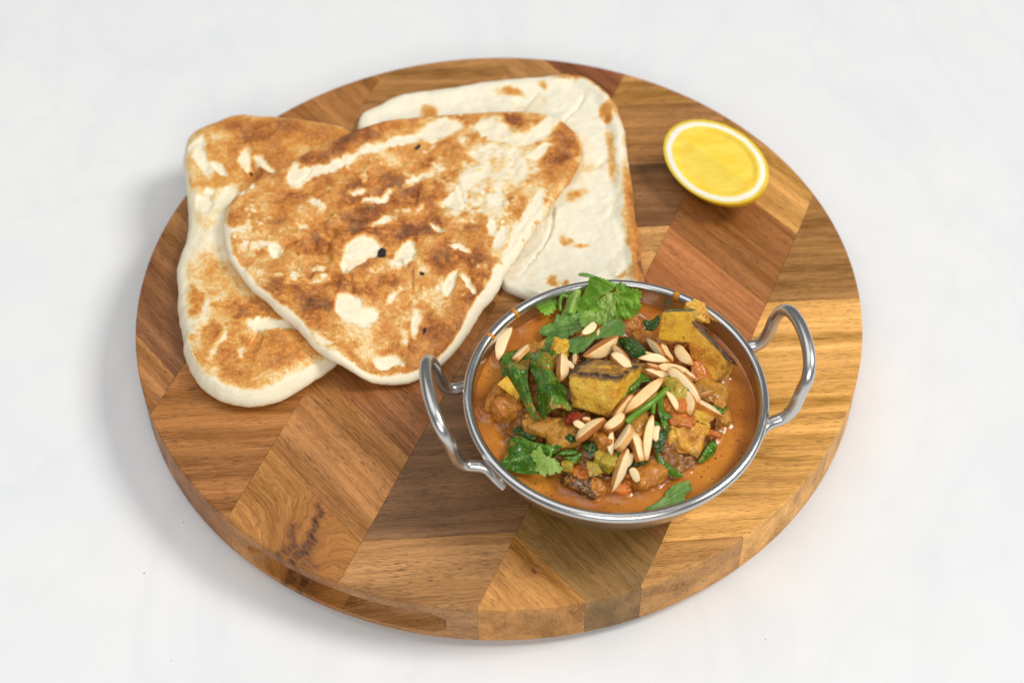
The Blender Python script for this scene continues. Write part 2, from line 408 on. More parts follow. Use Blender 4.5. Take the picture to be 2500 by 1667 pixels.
def mat_naan(name, pale, gold):
    t = NT(name); c = t.obj()
    b = t.at('brown'); ch = t.at('char')
    n1 = t.math('SUBTRACT', t.noise(c, 90, 5, .65), .5); n2 = t.math('SUBTRACT', t.noise(c, 420, 4, .65), .5); n3 = t.math('SUBTRACT', t.noise(c, 1100, 4, .7), .5)
    v = t.math('ADD', b, t.math('MULTIPLY', t.math('ADD', t.math('MULTIPLY', n1, .50), t.math('ADD', t.math('MULTIPLY', n2, .62), t.math('MULTIPLY', n3, .75))), t.ramp(b, [(.06, 0), (.35, 1)])))
    col = t.ramp(v, [(.0, pale), (.10, pale), (.24, srgb(234, 202, 142)), (.38, gold), (.56, srgb(202, 128, 54)), (.76, srgb(156, 90, 40)), (1, srgb(98, 56, 28))])
    mot = t.noise(c, 130, 4, .6)
    col = t.mix(t.math('MULTIPLY', t.ramp(mot, [(.45, 0), (.7, 1)]), .28), col, t.mix(.5, col, srgb(222, 200, 150)))
    fl = t.ramp(t.noise(c, 700, 2, .5), [(.66, 0), (.74, .6)])
    col = t.mix(t.math('MULTIPLY', fl, t.math('MULTIPLY', t.ramp(b, [(.3, 0), (.5, .55)]), 1)), col, srgb(232, 196, 130))
    dk = t.math('MULTIPLY', t.ramp(t.noise(c, 520, 3, .6), [(.63, 0), (.70, 1)]), t.ramp(t.noise(c, 60, 2), [(.45, 0), (.62, .8)]))
    col = t.mix(t.math('MULTIPLY', dk, t.ramp(b, [(.45, 0), (.65, 1)])), col, srgb(62, 34, 20))
    col = t.mix(t.ramp(t.math('ADD', ch, t.math('MULTIPLY', n2, .6)), [(.42, 0), (.56, 1)]), col, srgb(34, 30, 32))
    h = t.math('ADD', t.math('MULTIPLY', n2, .8), t.math('ADD', t.math('MULTIPLY', n3, .5), n1))
    t.bump(h, .40, .0011)
    t.b.inputs['Subsurface Radius'].default_value = (.004, .0025, .0012)
    return t.out(Base_Color=col, Roughness=.62, Specular_IOR_Level=.35, Subsurface_Weight=.12, Subsurface_Scale=.6)
def naan(name, outline, zb, thick, edge, mat, brown_fn, char=(), relief=None, label='', nr=120, ns=420, bump=.0006, seed=0, centre=None):
    """outline in photo px (2352 wide); zb(x,y) = height of its underside above the board"""
    o2 = smooth_closed([tuple(at(x*K, y*K, zz)[:2]) for (x, y, zz) in outline], ns)
    o2 = o2+.0011*np.stack([fbm(o2, 70, seed+1), fbm(o2, 70, seed+2)], -1)
    C = np.array(at(centre[0]*K, centre[1]*K, .01)[:2]) if centre else o2.mean(0)
    rho = 1-(1-np.linspace(0, 1, nr))**1.0
    rho = np.r_[np.linspace(0, .93, nr-26), np.linspace(.93, 1, 27)[1:]]
    X = C+rho[:, None, None]*(o2[None]-C)            # rings x seg x 2
    dist = (1-rho)[:, None]*np.linalg.norm(o2-C, axis=1)[None]
    P = X.reshape(-1, 2); D = dist.reshape(-1)
    base = zb(P)
    prof = np.sqrt(np.clip(1-(1-np.clip(D/edge, 0, 1))**2, 0, 1))
    PP = np.c_[P, base+thick+ZB]; uv = px(PP)
    br = brown_fn(P, D, uv)
    bmp = bump*fbm(P, 55, seed+20)*1.6+bump*.5*fbm(P, 190, seed+24, 3)
    if relief is not None: bmp = bmp+relief(P, D, uv)
    lip = .36*thick
    zt = base+lip+(thick-lip)*prof+bmp*np.clip(D/.0045, 0, 1)
    zbot = base+lip*(1-prof)
    nv = len(P); V = np.r_[np.c_[P, zt+ZB], np.c_[P, zbot+ZB]]
    F = []
    for top in (0, 1):
        o = top*nv
        i = np.arange(len(rho)-1)[:, None]*ns; j = np.arange(ns)[None]; j2 = (j+1) % ns
        q = np.stack([i+j, i+ns+j, i+ns+j2, i+j2], -1).reshape(-1, 4)
        if top: q = q[:, ::-1]
        F.append(q+o)
    F = np.vstack(F)
    # the last rings of both skins coincide: weld
    me = bpy.data.meshes.new(name); me.from_pydata(V.tolist(), [], F.tolist())
    o = bpy.data.objects.new(name, me); COL.objects.link(o); me.materials.append(mat)
    attr(o, 'brown', np.r_[br, np.full(nv, .25)]); attr(o, 'char', np.r_[blob(uv, char, 5, seed+50) if len(char) else np.zeros(nv), np.zeros(nv)])
    bm = bmesh.new(); bm.from_mesh(me); bmesh.ops.remove_doubles(bm, verts=bm.verts, dist=2e-5); bm.to_mesh(me); bm.free()
    me.polygons.foreach_set('use_smooth', [True]*len(me.polygons)); me.update()
    return tag(o, label, 'flatbread')

PALE = srgb(242, 230, 202)
# the pale one at the back
O3 = [(822, 275), (880, 238), (930, 217), (1030, 205), (1110, 190), (1210, 180), (1300, 173), (1355, 183), (1398, 215), (1426, 262), (1437, 330), (1446, 400), (1457, 480), (1469, 540), (1476, 600), (1482, 645), (1460, 690), (1400, 715), (1300, 715), (1220, 692), (1165, 664), (1120, 620), (1040, 560), (930, 460), (850, 370)]
B3 = [(1170, 203, 24, 7, 5, .75), (985, 250, 14, 12, 20, .8), (1245, 184, 10, 7, 0, .6), (1305, 178, 24, 6, 5, .7), (1300, 545, 14, 8, 30, .6), (1332, 560, 18, 5, -8, .55), (1272, 640, 12, 8, 20, .8), (1300, 650, 8, 8, 20, .8),
      (1325, 440, 20, 12, -30, .55), (1392, 250, 10, 16, 40, .8), (1400, 265, 9, 9, 0, 1), (1440, 470, 10, 60, -6, .55), (1455, 560, 12, 70, -6, .65), (1405, 350, 9, 50, -6, .55), (1468, 622, 18, 30, 0, .8), (1430, 625, 14, 8, -40, .6)]
def zb3(P): return np.full(len(P), .0006)
def br3(P, D, uv):
    b = blob(uv, B3, 9, 31)*.62
    soft = .13*sstep(.1, .6, fbm(P, 45, 33))+.07*sstep(.2, .6, fbm(P, 160, 34))
    e = (.30+.30*fbm(P, 120, 35))*sstep(.006, .001, D)*sstep(1330, 1420, uv[:, 0])
    return np.clip(np.maximum(b, soft)+e, 0, 1)
def rel3(P, D, uv):
    q = uv/K
    wr = np.abs(fbm((q-np.array([1300, 300]))@np.array([[.8, -.6], [.6, .8]])*np.array([1/70, 1/260]), 1, 61, 3))
    return .0014*fbm(P, 26, 63)-.0022*sstep(.14, .0, wr)*sstep(.008, .02, D)*sstep(1100, 1280, q[:, 0])-.0022*sstep(.005, .012, D)+.0006*fbm(P, 150, 64, 3)
n3 = naan('naan_bread', [(x, y, .004) for x, y in O3], zb3, .0060, .0055, mat_naan('naan_pale', srgb(238, 231, 208), srgb(210, 148, 66)), br3, (), rel3,
          'pale, barely toasted naan bread lying flat beneath the browned naan', seed=3, centre=(1180, 440))
# the left one
O2 = [(440, 312), (490, 286), (540, 270), (610, 272), (700, 278), (760, 288), (805, 303), (840, 340), (830, 420), (800, 520), (795, 620), (800, 720), (795, 790), (765, 845), (700, 885), (640, 920), (590, 932), (530, 927), (480, 905), (445, 868), (421, 800), (409, 720), (407, 640), (413, 588), (432, 530), (430, 460), (425, 400), (425, 350)]
B2 = [(660, 300, 175, 38, 4, .92), (560, 330, 110, 45, -8, .72), (540, 400, 95, 55, 10, .68), (480, 420, 50, 30, 0, .62), (640, 380, 70, 60, 0, .75), (470, 510, 26, 30, 0, .3), (445, 690, 18, 24, 0, .8), (500, 640, 65, 45, 20, .52), (480, 600, 25, 30, 0, .45), (510, 702, 20, 12, 0, .6),
      (620, 715, 85, 32, -5, 1.0), (560, 690, 45, 20, 20, .6), (600, 812, 128, 44, -4, .82), (480, 775, 26, 38, 20, .82), (545, 850, 70, 28, 10, .72), (660, 780, 70, 26, -10, .9), (413, 690, 6, 26, 0, .5)]
W2 = [(463, 362, 13, 34, -24), (452, 330, 20, 9, -30), (560, 352, 14, 18, 0), (610, 372, 34, 8, 32), (500, 385, 20, 8, 40), (520, 450, 24, 17, -20), (470, 470, 18, 15, 0), (480, 440, 10, 9, 0), (555, 805, 7, 32, -12, .62), (505, 795, 5, 45, 35, .62), (640, 748, 70, 10, 4), (705, 790, 26, 10, -30, .55)]
def zb2(P): return np.full(len(P), .0006)
def br2(P, D, uv):
    b = (blob(uv, B2, 18, 41)+.16*fbm(P, 140, 44, 4))*.68*(1+.25*fbm(P, 60, 48, 3))
    w = blob(uv, W2, 9, 43)+.3*fbm(P, 160, 46, 4)
    b = np.clip(b, 0, 1)*(1-sstep(.3, .9, w))
    q = uv/K
    b = b*np.where(q[:, 1] < 330, 1, sstep(.002, .007, D))
    return np.clip(b+.10*sstep(.1, .6, fbm(P, 40, 45)), 0, 1)
def rel2(P, D, uv):
    w = blob(uv, W2, 7, 43); hole = blob(uv, [(578, 385, 20, 26, -30), (585, 788, 16, 26, 10)], 5, 47)
    return .0020*fbm(P, 24, 49)-.0012*sstep(.5, .9, w)-.0055*sstep(.55, 1, hole)+.0016*sstep(600, 860, uv[:, 1]/K)
n2 = naan('naan_bread', [(x, y, .005) for x, y in O2], zb2, .0104, .0150, mat_naan('naan_golden', srgb(242, 231, 202), srgb(222, 162, 78)), br2, [(572, 378, 4, 8, -30, .6)], rel2,
          'puffy naan bread with a pale rounded end, lying underneath at the board edge', seed=5, centre=(600, 590))
# the browned one on top
O1 = [(512, 522), (522, 480), (560, 440), (620, 405), (690, 365), (755, 330), (830, 300), (900, 281), (980, 271), (1080, 265), (1200, 264), (1270, 272), (1312, 297), (1336, 335), (1334, 372), (1300, 430), (1252, 500), (1203, 570), (1163, 630), (1146, 668), (1112, 712), (1082, 760), (1052, 800), (1020, 835), (980, 862), (930, 880), (888, 882), (830, 865), (760, 825), (700, 775), (640, 722), (582, 672), (540, 622), (518, 572)]
W1 = [(630, 572, 13, 13, 0), (600, 560, 20, 8, 0, .7),
      (680, 402, 12, 22, 10), (720, 392, 46, 8, -18), (790, 366, 52, 8, -22), (860, 340, 50, 7, -22), (930, 318, 46, 8, -14), (1000, 300, 40, 13, -8), (1020, 285, 40, 12, 0),
      (1125, 300, 52, 20, 8, .72), (1180, 316, 60, 12, -2, .72), (1235, 300, 40, 12, -35), (1160, 372, 56, 34, -10, .72), (1120, 350, 40, 20, 0, .72), (1062, 455, 34, 32, 0, .72), (1098, 420, 40, 26, -20, .72), (1140, 455, 20, 34, 10, .72), (1240, 350, 26, 8, -35), (1180, 400, 40, 22, 0, .72),
      (1150, 545, 10, 24, 25), (1130, 515, 10, 14, 0), (1000, 520, 16, 6, 20), (1060, 570, 18, 5, 25), (1200, 535, 14, 46, 35), (1230, 470, 12, 30, 35), (955, 745, 6, 30, 8, .8), (930, 770, 8, 14, 0, .8), (905, 680, 16, 8, -40, .8), (715, 640, 40, 6, -14, .7), (760, 800, 40, 10, 35, .7), (870, 452, 30, 7, -25, .9), (820, 440, 24, 6, -20, .8), (880, 505, 24, 6, -15, .8), (955, 415, 40, 7, -30, .8), (735, 470, 18, 8, 30, .8), (700, 520, 14, 6, 0, .8)]
WC1 = [(800, 698, 34, 30, 25), (826, 722, 40, 22, -8), (893, 829, 34, 16, 12), (1036, 648, 12, 26, 28), (1080, 655, 6, 20, -35), (832, 566, 40, 24, -8), (815, 588, 42, 20, -40), (930, 582, 22, 38, 30), (630, 572, 11, 11, 0)]
DK1 = [(880, 470, 95, 50, -15), (960, 500, 60, 40, 0), (1090, 690, 40, 70, 30), (690, 690, 70, 40, 35), (1040, 600, 40, 40, 0), (830, 650, 80, 30, 0), (1290, 320, 40, 50, 40), (1180, 275, 120, 12, 0), (780, 335, 120, 24, -22), (1090, 560, 26, 60, 20), (980, 790, 60, 50, 0), (720, 560, 40, 20, 0), (1020, 470, 50, 30, 0)]
CH1 = [(876, 571, 9, 8, -20, .9), (957, 332, 12, 3.5, -10, .62), (975, 758, 4, 9, 10, .62), (968, 625, 7, 5, 40, .62)]
def zpx1(x, y):
    low = sstep(640, 850, y)*sstep(770, 900, x)
    b = .0128-.0048*sstep(800, 1020, x)
    return b*(1-low)+.0016*low
def zb1(P):
    uv = px(np.c_[P, np.full(len(P), ZB+.011)])/K
    return zpx1(uv[:, 0], uv[:, 1])
def crisp1(uv): return .92*sstep(.56, .86, blob(uv, WC1, 8, 87))
def br1(P, D, uv):
    base = .455+.20*fbm(P, 34, 71, 4)+.26*fbm(P, 110, 70, 4)
    base = base+.22*sstep(.3, .9, blob(uv, DK1, 22, 72))
    w = blob(uv, W1, 8, 73)*.95+.42*fbm(P, 130, 82, 4)+.16*fbm(P, 520, 83, 2)
    halo = 1-.35*sstep(.10, .5, w)
    b = np.clip(base*halo, .16, 1.0)*(1-sstep(.36, .92, w))
    b = b*(1-crisp1(uv))
    b = b-.30*sstep(.30, .55, fbm(P, 230, 74, 3))*sstep(.0, .4, fbm(P, 40, 84, 2)+.25)
    q = uv/K
    ang = sstep(560, 420, q[:, 1])                       # the far edge is browned right to the rim
    right = sstep(1010, 1120, q[:, 0])*sstep(420, 480, q[:, 1])
    lim = .0030+.0028*right+.0014*fbm(P, 90, 75)
    b = b*np.clip(sstep(lim-.0016, lim+.0012, D)+ang*(1-sstep(.0, .5, fbm(P, 60, 76))*.4), 0, 1)
    b = b+.5*right*sstep(.25, .6, fbm(P, 150, 77))*sstep(.008, .002, D)
    return np.clip(b, 0, 1)
def rel1(P, D, uv):
    w = blob(uv, W1, 9, 73)
    cr = np.abs(fbm(P, 34, 78, 3))
    ctr = sstep(.2, .9, blob(uv, [(870, 520, 160, 110, 0)], 10, 79))
    return .0016*fbm(P, 22, 80)-.0005*sstep(.55, .8, w)-.0017*sstep(.62, .86, blob(uv, WC1, 8, 87))-.0018*sstep(.10, 0, cr)*(.30+ctr)+.0024*ctr*fbm(P, 110, 81, 3)+.0005*fbm(P, 260, 86, 3)
n1 = naan('naan_bread', [(x, y, .002+float(zpx1(x, y))) for x, y in O1], zb1, .0058, .0048, mat_naan('naan_browned', PALE, srgb(218, 158, 80)), br1, CH1, rel1,
          'well browned teardrop naan with charred spots, on top of two other naans', seed=9, nr=150, ns=520, centre=(910, 545))

# ------------------------------------------------------------------ lemon wedge
def mat_lemon():
    t = NT('lemon'); c = t.obj(); q = t.at('q'); f = t.at('face')
    n = t.math('SUBTRACT', t.noise(c, 180, 3), .5)
    qq = t.math('ADD', q, t.math('MULTIPLY', n, .05))
    pulp = t.mix(t.ramp(t.noise(t.mapping(c, (90, 200, 200)), 1, 2), [(.3, 0), (.75, 1)]), srgb(249, 208, 52), srgb(253, 226, 90))
    pith = srgb(250, 244, 222)
    col = t.mix(t.ramp(qq, [(.82, 0), (.85, 1)]), pulp, pith)
    rind = srgb(236, 200, 34)
    col = t.mix(t.ramp(qq, [(.925, 0), (.955, 1)]), col, rind)
    col = t.mix(f, rind, col)
    t.bump(t.math('MULTIPLY', t.noise(c, 900, 2), t.math('SUBTRACT', 1.2, f)), .25, .0006)
    t.b.inputs['Subsurface Radius'].default_value = (.008, .006, .002)
    return t.out(Base_Color=col, Roughness=.32, Specular_IOR_Level=.45, Subsurface_Weight=.45, Subsurface_Scale=.8)
def lemon():
    a, b, al = .0318, .0208, math.radians(85)
    r0, r1 = at(1691, 323, .022), at(1848, 431, .022)
    e1 = r1-r0; e1[2] = 0; e1 /= np.linalg.norm(e1); e2 = np.array([-e1[1], e1[0], 0]); e2 = -e2   # e2 towards the camera
    e3 = np.array([0, 0, 1.])
    tilt = math.radians(20)
    f2 = e2*math.cos(tilt)-e3*math.sin(tilt); f3 = e3*math.cos(tilt)+e2*math.sin(tilt)
    c = at(1746, 393, .0205)
    def nub(x): return max(0, 1-(x/a)**2)**.5*(1+.0*x)
    V, F, Q, FC = [], [], [], []
    NX, NA, NRr = 61, 48, 22
    xs = [a*math.sin(math.pi/2*(2*i/(NX-1)-1)) for i in range(NX)]
    def add(x, rho, phi, q, f):
        p = c+e1*x+f2*(rho*math.sin(phi))-f3*(rho*math.cos(phi)); p = p+0
        V.append(p); Q.append(q); FC.append(f)
    def grid(n0, nu, nv, flip):
        for i in range(nu-1):
            for j in range(nv-1):
                q = (n0+i*nv+j, n0+(i+1)*nv+j, n0+(i+1)*nv+j+1, n0+i*nv+j+1); F.append(q if not flip else q[::-1])
    for i, x in enumerate(xs):                           # rind
        for j in range(NA): add(x, b*nub(x), -al+2*al*j/(NA-1), 1, 0)
    grid(0, NX, NA, True)
    for s in (1, -1):
        n0 = len(V)
        for x in xs:
            for j in range(NRr):
                rho = b*nub(x)*j/(NRr-1)
                # slight dish in the pulp, rounded ridge
                q = math.sqrt((x/a)**2+(rho/b)**2)
                ph = s*al
                add(x, rho, ph, q, 1)
                sink = .0010*float(sstep(.80, .70, q))*(1-math.exp(-(rho/.003)**2))+.0006*math.exp(-(rho/.003)**2)
                nrm = f2*(s*math.cos(al))+f3*math.sin(al)
                V[-1] = V[-1]-nrm*sink
        grid(n0, NX, NRr, s < 0)
    zmin = min(v[2] for v in V); dz = ZB+.0002-zmin
    V = [v+np.array([0, 0, dz]) for v in V]
    org = np.array([c[0], c[1], ZB])
    o = mesh_obj('lemon_wedge', [v-org for v in V], F, mat_lemon(), None, True, 40, tuple(org))
    attr(o, 'q', Q); attr(o, 'face', FC)
    return tag(o, 'juicy yellow lemon wedge resting rind down on the board', 'lemon')
lemon()
# ------------------------------------------------------------------ curry: sauce
LVL = .0320                                   # sauce level above the board
_ZO = {1: (1020, 640), 2: (1400, 640), 3: (1020, 900), 4: (1400, 900)}
def Z(n, *pts):
    """crop coordinates (four study crops of the photo, 3.92x) -> photo px"""
    o = _ZO[n]; r = [(o[0]+x/3.92, o[1]+y/3.92) for x, y in pts]
    return r if len(r) > 1 else r[0]
MC = np.array(at(1402*K, 905*K, .044)[:2])
def mound(P):
    d = (P[..., :2]-MC)/np.array([.0545, .0480]); q = np.sqrt((d**2).sum(-1))
    return LVL+.0175*np.clip(1-q**2.2, -.6, 1)
def lift(uv, dz):
    """photo px (n,2) + height over the heap -> world points"""
    uv = np.asarray(uv, float).reshape(-1, 2); z = np.full(len(uv), .043); dz = np.broadcast_to(dz, (len(uv),))
    for _ in range(8):
        d = FW+((uv[:, :1]-1250)/F_PX)*RT-((uv[:, 1:]-833.5)/F_PX)*UP
        W_ = CAM+d*((z+ZB-CAM[2])/d[:, 2])[:, None]
        z = .5*z+.5*(np.maximum(mound(W_), LVL)+dz)
    return W_
def mat_sauce():
    t = NT('curry_sauce'); c = t.obj()
    n1 = t.noise(c, 38, 4, .6, .6); n2 = t.noise(c, 160, 4, .6); n3 = t.noise(c, 900, 3, .6)
    col = t.mix(t.ramp(n1, [(.33, 0), (.68, 1)]), srgb(172, 94, 28), srgb(216, 142, 52))
    col = t.mix(t.math('MULTIPLY', t.ramp(n2, [(.45, 0), (.75, 1)]), .5), col, srgb(194, 110, 34))
    col = t.mix(t.math('MULTIPLY', t.ramp(n3, [(.58, 0), (.72, 1)]), .55), col, srgb(226, 156, 60))
    sp = t.ramp(t.noise(c, 620, 1, .4), [(.70, 0), (.725, 1)])
    col = t.mix(t.math('MULTIPLY', sp, .85), col, srgb(62, 32, 14))
    col = t.mix(t.math('MULTIPLY', t.at('edge_brown'), .55), col, srgb(128, 64, 16))  # browner close to the solids and the dish wall
    m = t.at('lump')
    col = t.mix(t.math('MULTIPLY', m, .75), col, t.mix(t.ramp(n3, [(.42, 0), (.62, 1)]), srgb(84, 50, 14), srgb(150, 96, 28)))  # brown heap mass, its colour deepened further as shade between the chunks
    t.bump(t.math('ADD', t.math('MULTIPLY', n3, .5), t.math('MULTIPLY', n2, 1.2)), t.math('ADD', .10, t.math('MULTIPLY', m, .5)), .0009)
    return t.out(Base_Color=col, Roughness=t.math('ADD', .16, t.math('MULTIPLY', m, .14)), Specular_IOR_Level=.5, Coat_Weight=.2, Coat_Roughness=.05)
M_SAUCE = mat_sauce()
WET = []                                     # things standing in the sauce: menisci
def build_sauce():
    nr, ns, R0 = 150, 300, .0650
    rho = np.linspace(0, 1, nr)**.8; a = np.linspace(0, 2*math.pi, ns, endpoint=False)
    X = np.stack([rho[:, None]*np.cos(a), rho[:, None]*np.sin(a)], -1).reshape(-1, 2)*R0
    wp = X+np.array([DX, DY])
    h = mound(wp)-LVL
    lum = sstep(.0005, .0035, h)
    z = np.zeros(len(X))+.00015*fbm(wp, 60, 5)
    z += np.clip(h-.0022, 0, 1)*.88*lum+lum*(.0034*fbm(wp, 130, 91, 3)+.0016*fbm(wp, 420, 92, 2))
    e = R0-np.linalg.norm(X, axis=1)
    z += .0013*np.exp(-e/.0014)
    from mathutils import kdtree
    pts = []
    for o in WET:
        co = np.empty(len(o.data.vertices)*3); o.data.vertices.foreach_get('co', co); co = co.reshape(-1, 3)+np.array(o.location)+(np.array(o.parent.location) if o.parent else 0)
        pts.append(co[np.abs(co[:, 2]-ZB-LVL) < .0014][:, :2])
    pts = np.vstack(pts); kd = kdtree.KDTree(len(pts))
    for i, p in enumerate(pts): kd.insert((p[0], p[1], 0), i)
    kd.balance()
    d = np.array([kd.find((p[0], p[1], 0))[2] for p in wp])
    z = z+.0013*np.exp(-d/.0011)
    edge_brown = np.clip(np.exp(-d/.0035)+np.exp(-e/.0030)+.45*fbm(wp, 90, 95, 3), 0, 1)  # strongest next to solids and wall, broken up by noise
    V = np.c_[X, z+LVL]; F = []
    i = np.arange(nr-1)[:, None]*ns; j = np.arange(ns)[None]; j2 = (j+1) % ns
    F = np.stack([i+j, i+ns+j, i+ns+j2, i+j2], -1).reshape(-1, 4)
    o = mesh_obj('curry_sauce', V, F, M_SAUCE, None, True, None, (DX, DY, ZB))
    attr(o, 'lump', lum); attr(o, 'edge_brown', edge_brown)
    tag(o, 'glossy orange curry sauce filling the steel dish', 'curry sauce')

# ------------------------------------------------------------------ curry: chunks
def mat_food(name, c1, c2, sauce=.45, rough=.28, sss=0.0, char=False, skin=None, grain=1.0):
    t = NT(name); c = t.obj()
    oi = t.n('ShaderNodeObjectInfo').outputs['Random']
    c = t.n('ShaderNodeVectorMath', {0: c, 1: t.n('ShaderNodeCombineXYZ', {'X': oi, 'Y': t.math('MULTIPLY', oi, 3.1)})}, operation='ADD').outputs[0]
    n1 = t.noise(c, 120, 4, .6, .4); n2 = t.noise(c, 420, 4, .6); n3 = t.noise(c, 1500, 2, .6)
    col = t.mix(t.ramp(n1, [(.35, 0), (.65, 1)]), srgb(*c1), srgb(*c2))
    if skin:
        col = t.mix(t.ramp(t.at('skin'), [(.45, 0), (.55, 1)]), col, t.mix(t.ramp(n2, [(.4, 0), (.6, 1)]), srgb(*skin), srgb(skin[0]*1.5, skin[1]*1.4, skin[2]*1.4)))
    sm = t.math('MULTIPLY', t.ramp(t.math('ADD', n1, t.math('MULTIPLY', t.math('SUBTRACT', n2, .5), .8)), [(.62-sauce*.35, 0), (.80-sauce*.35, 1)]), .85)
    col = t.mix(sm, col, t.mix(t.ramp(n2, [(.4, 0), (.6, 1)]), srgb(170, 92, 24), srgb(216, 138, 42)))
    col = t.mix(t.math('MULTIPLY', t.ramp(n3, [(.54, 0), (.64, .8)]), grain), col, srgb(226, 166, 66))
    col = t.mix(t.math('MULTIPLY', t.ramp(t.noise(c, 800, 3, .6), [(.36, .6), (.47, 0)]), sauce), col, srgb(104, 58, 16))
    col = t.mix(t.ramp(t.noise(c, 700, 1), [(.70, 0), (.74, .8)]), col, srgb(58, 32, 16))
    if char:
        ca = t.math('ADD', t.at('char'), t.math('MULTIPLY', t.math('SUBTRACT', n2, .5), .9))
        col = t.mix(t.ramp(ca, [(.25, 0), (.60, .8)]), col, srgb(134, 84, 36))
        col = t.mix(t.ramp(t.math('ADD', t.at('char'), t.math('MULTIPLY', t.math('SUBTRACT', t.noise(c, 300, 4, .65), .5), 1.3)), [(.72, 0), (.98, .95)]), col, srgb(48, 28, 20))
    t.bump(t.math('ADD', n2, t.math('MULTIPLY', n3, .8)), .75, .0011)
    t.b.inputs['Subsurface Radius'].default_value = (.004, .002, .0008)
    return t.out(Base_Color=col, Roughness=rough, Specular_IOR_Level=.35, Coat_Weight=.30, Coat_Roughness=.13, Subsurface_Weight=sss, Subsurface_Scale=.5)
M_TOFU = mat_food('tofu', (255, 214, 84), (240, 178, 50), .16, .42, .08, char=True, grain=.6)
M_TOFU2 = mat_food('sauced_tofu', (255, 206, 84), (232, 162, 52), .36, .30, .05, char=True)
M_COURG = mat_food('courgette', (236, 186, 44), (220, 172, 48), .25, .30, .08, skin=(50, 70, 22), grain=.5)
M_ONION = mat_food('onion', (206, 136, 46), (172, 100, 34), .25, .2, .2, grain=.6)
M_TOMATO = mat_food('tomato', (214, 120, 44), (196, 92, 32), .50, .26, .1, grain=.6)
M_PEPPER = mat_food('red_pepper', (150, 34, 14), (120, 24, 12), .1, .2, 0, grain=.2)
M_AUB = mat_food('aubergine', (84, 50, 34), (50, 30, 28), .35, .3, 0, grain=.8)
M_MIX = mat_food('stewed_vegetable', (202, 140, 44), (140, 104, 34), .36, .28, .05, grain=1.0)
M_COURGG = mat_food('green_courgette', (190, 166, 50), (156, 146, 44), .30, .24, .08, skin=(44, 62, 22), grain=.6)

_N = 9
def cube_grid(n=_N):
    """unit cube surface grid; returns coords (-1..1) and quads, welded"""
    idx = {}; V = []; F = []
    def vid(p):
        k = tuple(round(c*1000) for c in p)
        if k not in idx: idx[k] = len(V); V.append(p)
        return idx[k]
    g = [math.tan(math.pi/4*.86*x)/math.tan(math.pi/4*.86) for x in np.linspace(-1, 1, n)]
    g = [math.copysign(abs(x)**.75, x) for x in g]
    for ax in range(3):
        for s in (-1, 1):
            for i in range(n-1):
                for j in range(n-1):
                    q = []
                    for (a, b) in ((i, j), (i+1, j), (i+1, j+1), (i, j+1)):
                        p = [0, 0, 0]; p[ax] = s; p[(ax+1) % 3] = g[a]; p[(ax+2) % 3] = g[b]; q.append(vid(tuple(p)))
                    F.append(q if s > 0 else q[::-1])
    return np.array(V), F
CG = cube_grid(); CGF = cube_grid(21)
def hexa(name, corners, mat, label, cat, rnd=.22, noise=.0006, seed=0, char=None, skin=None, group=None, fine=True, nscale=160, sharp=55):
    """corners: 8 world points, order (x-,y-,z-),(x+..),(x+,y+),(x-,y+) bottom then top. Rounded, uneven block"""
    G, F = CGF if fine else CG
    s = np.abs(G).max(1); L = np.linalg.norm(G, axis=1)
    Gs = G/L[:, None]*1.16
    g = G*(1-rnd)+Gs*rnd
    x, y, z = ((g+1)/2).T; c = [np.array(p, float) for p in corners]
    f = lambda a, b, t: a*(1-t[:, None])+b*t[:, None]
    bot = f(f(c[0], c[1], x), f(c[3], c[2], x), y); top = f(f(c[4], c[5], x), f(c[7], c[6], x), y)
    P = f(bot, top, z); ctr = P.mean(0)
    nrm = (P-ctr); nrm /= np.linalg.norm(nrm, axis=1)[:, None]+1e-9
    P = P+nrm*(noise*(fbm(P, nscale, seed, 3)+.5*fbm(P, nscale*4, seed+5, 2)))[:, None]
    base = np.array([ctr[0], ctr[1], P[:, 2].min()])
    o = mesh_obj(name, P-base, F, mat, None, True, sharp, tuple(base))
    if char is not None: attr(o, 'char', char(G))
    if skin is not None: attr(o, 'skin', skin(G))
    WET.append(o)
    return tag(o, label, cat, group)
def slab(face, zs, depth, **kw):
    """a block whose visible face has four photo-px corners (tl,tr,br,bl) at heights zs; depth = world vector to its back face"""
    f = [np.array(at(u, v, z)) for (u, v), z in zip(face, zs)]; d = np.array(depth)
    tl, tr, br, bl = f
    return hexa(corners=[bl, br, br+d, bl+d, tl, tr, tr+d, tl+d], **kw)
def lump(u, v, dz, size, rot=(0, 0, 0), **kw):
    c = lift([(u, v)], dz)[0]; Rm = np.array(Euler([math.radians(a) for a in rot]).to_matrix())
    co = [(-1, -1, -1), (1, -1, -1), (1, 1, -1), (-1, 1, -1), (-1, -1, 1), (1, -1, 1), (1, 1, 1), (-1, 1, 1)]
    C = [c+Rm@(np.array(k)*np.array(size)/2*(1+.12*rng.standard_normal(3))) for k in co]
    return hexa(corners=C, **kw)

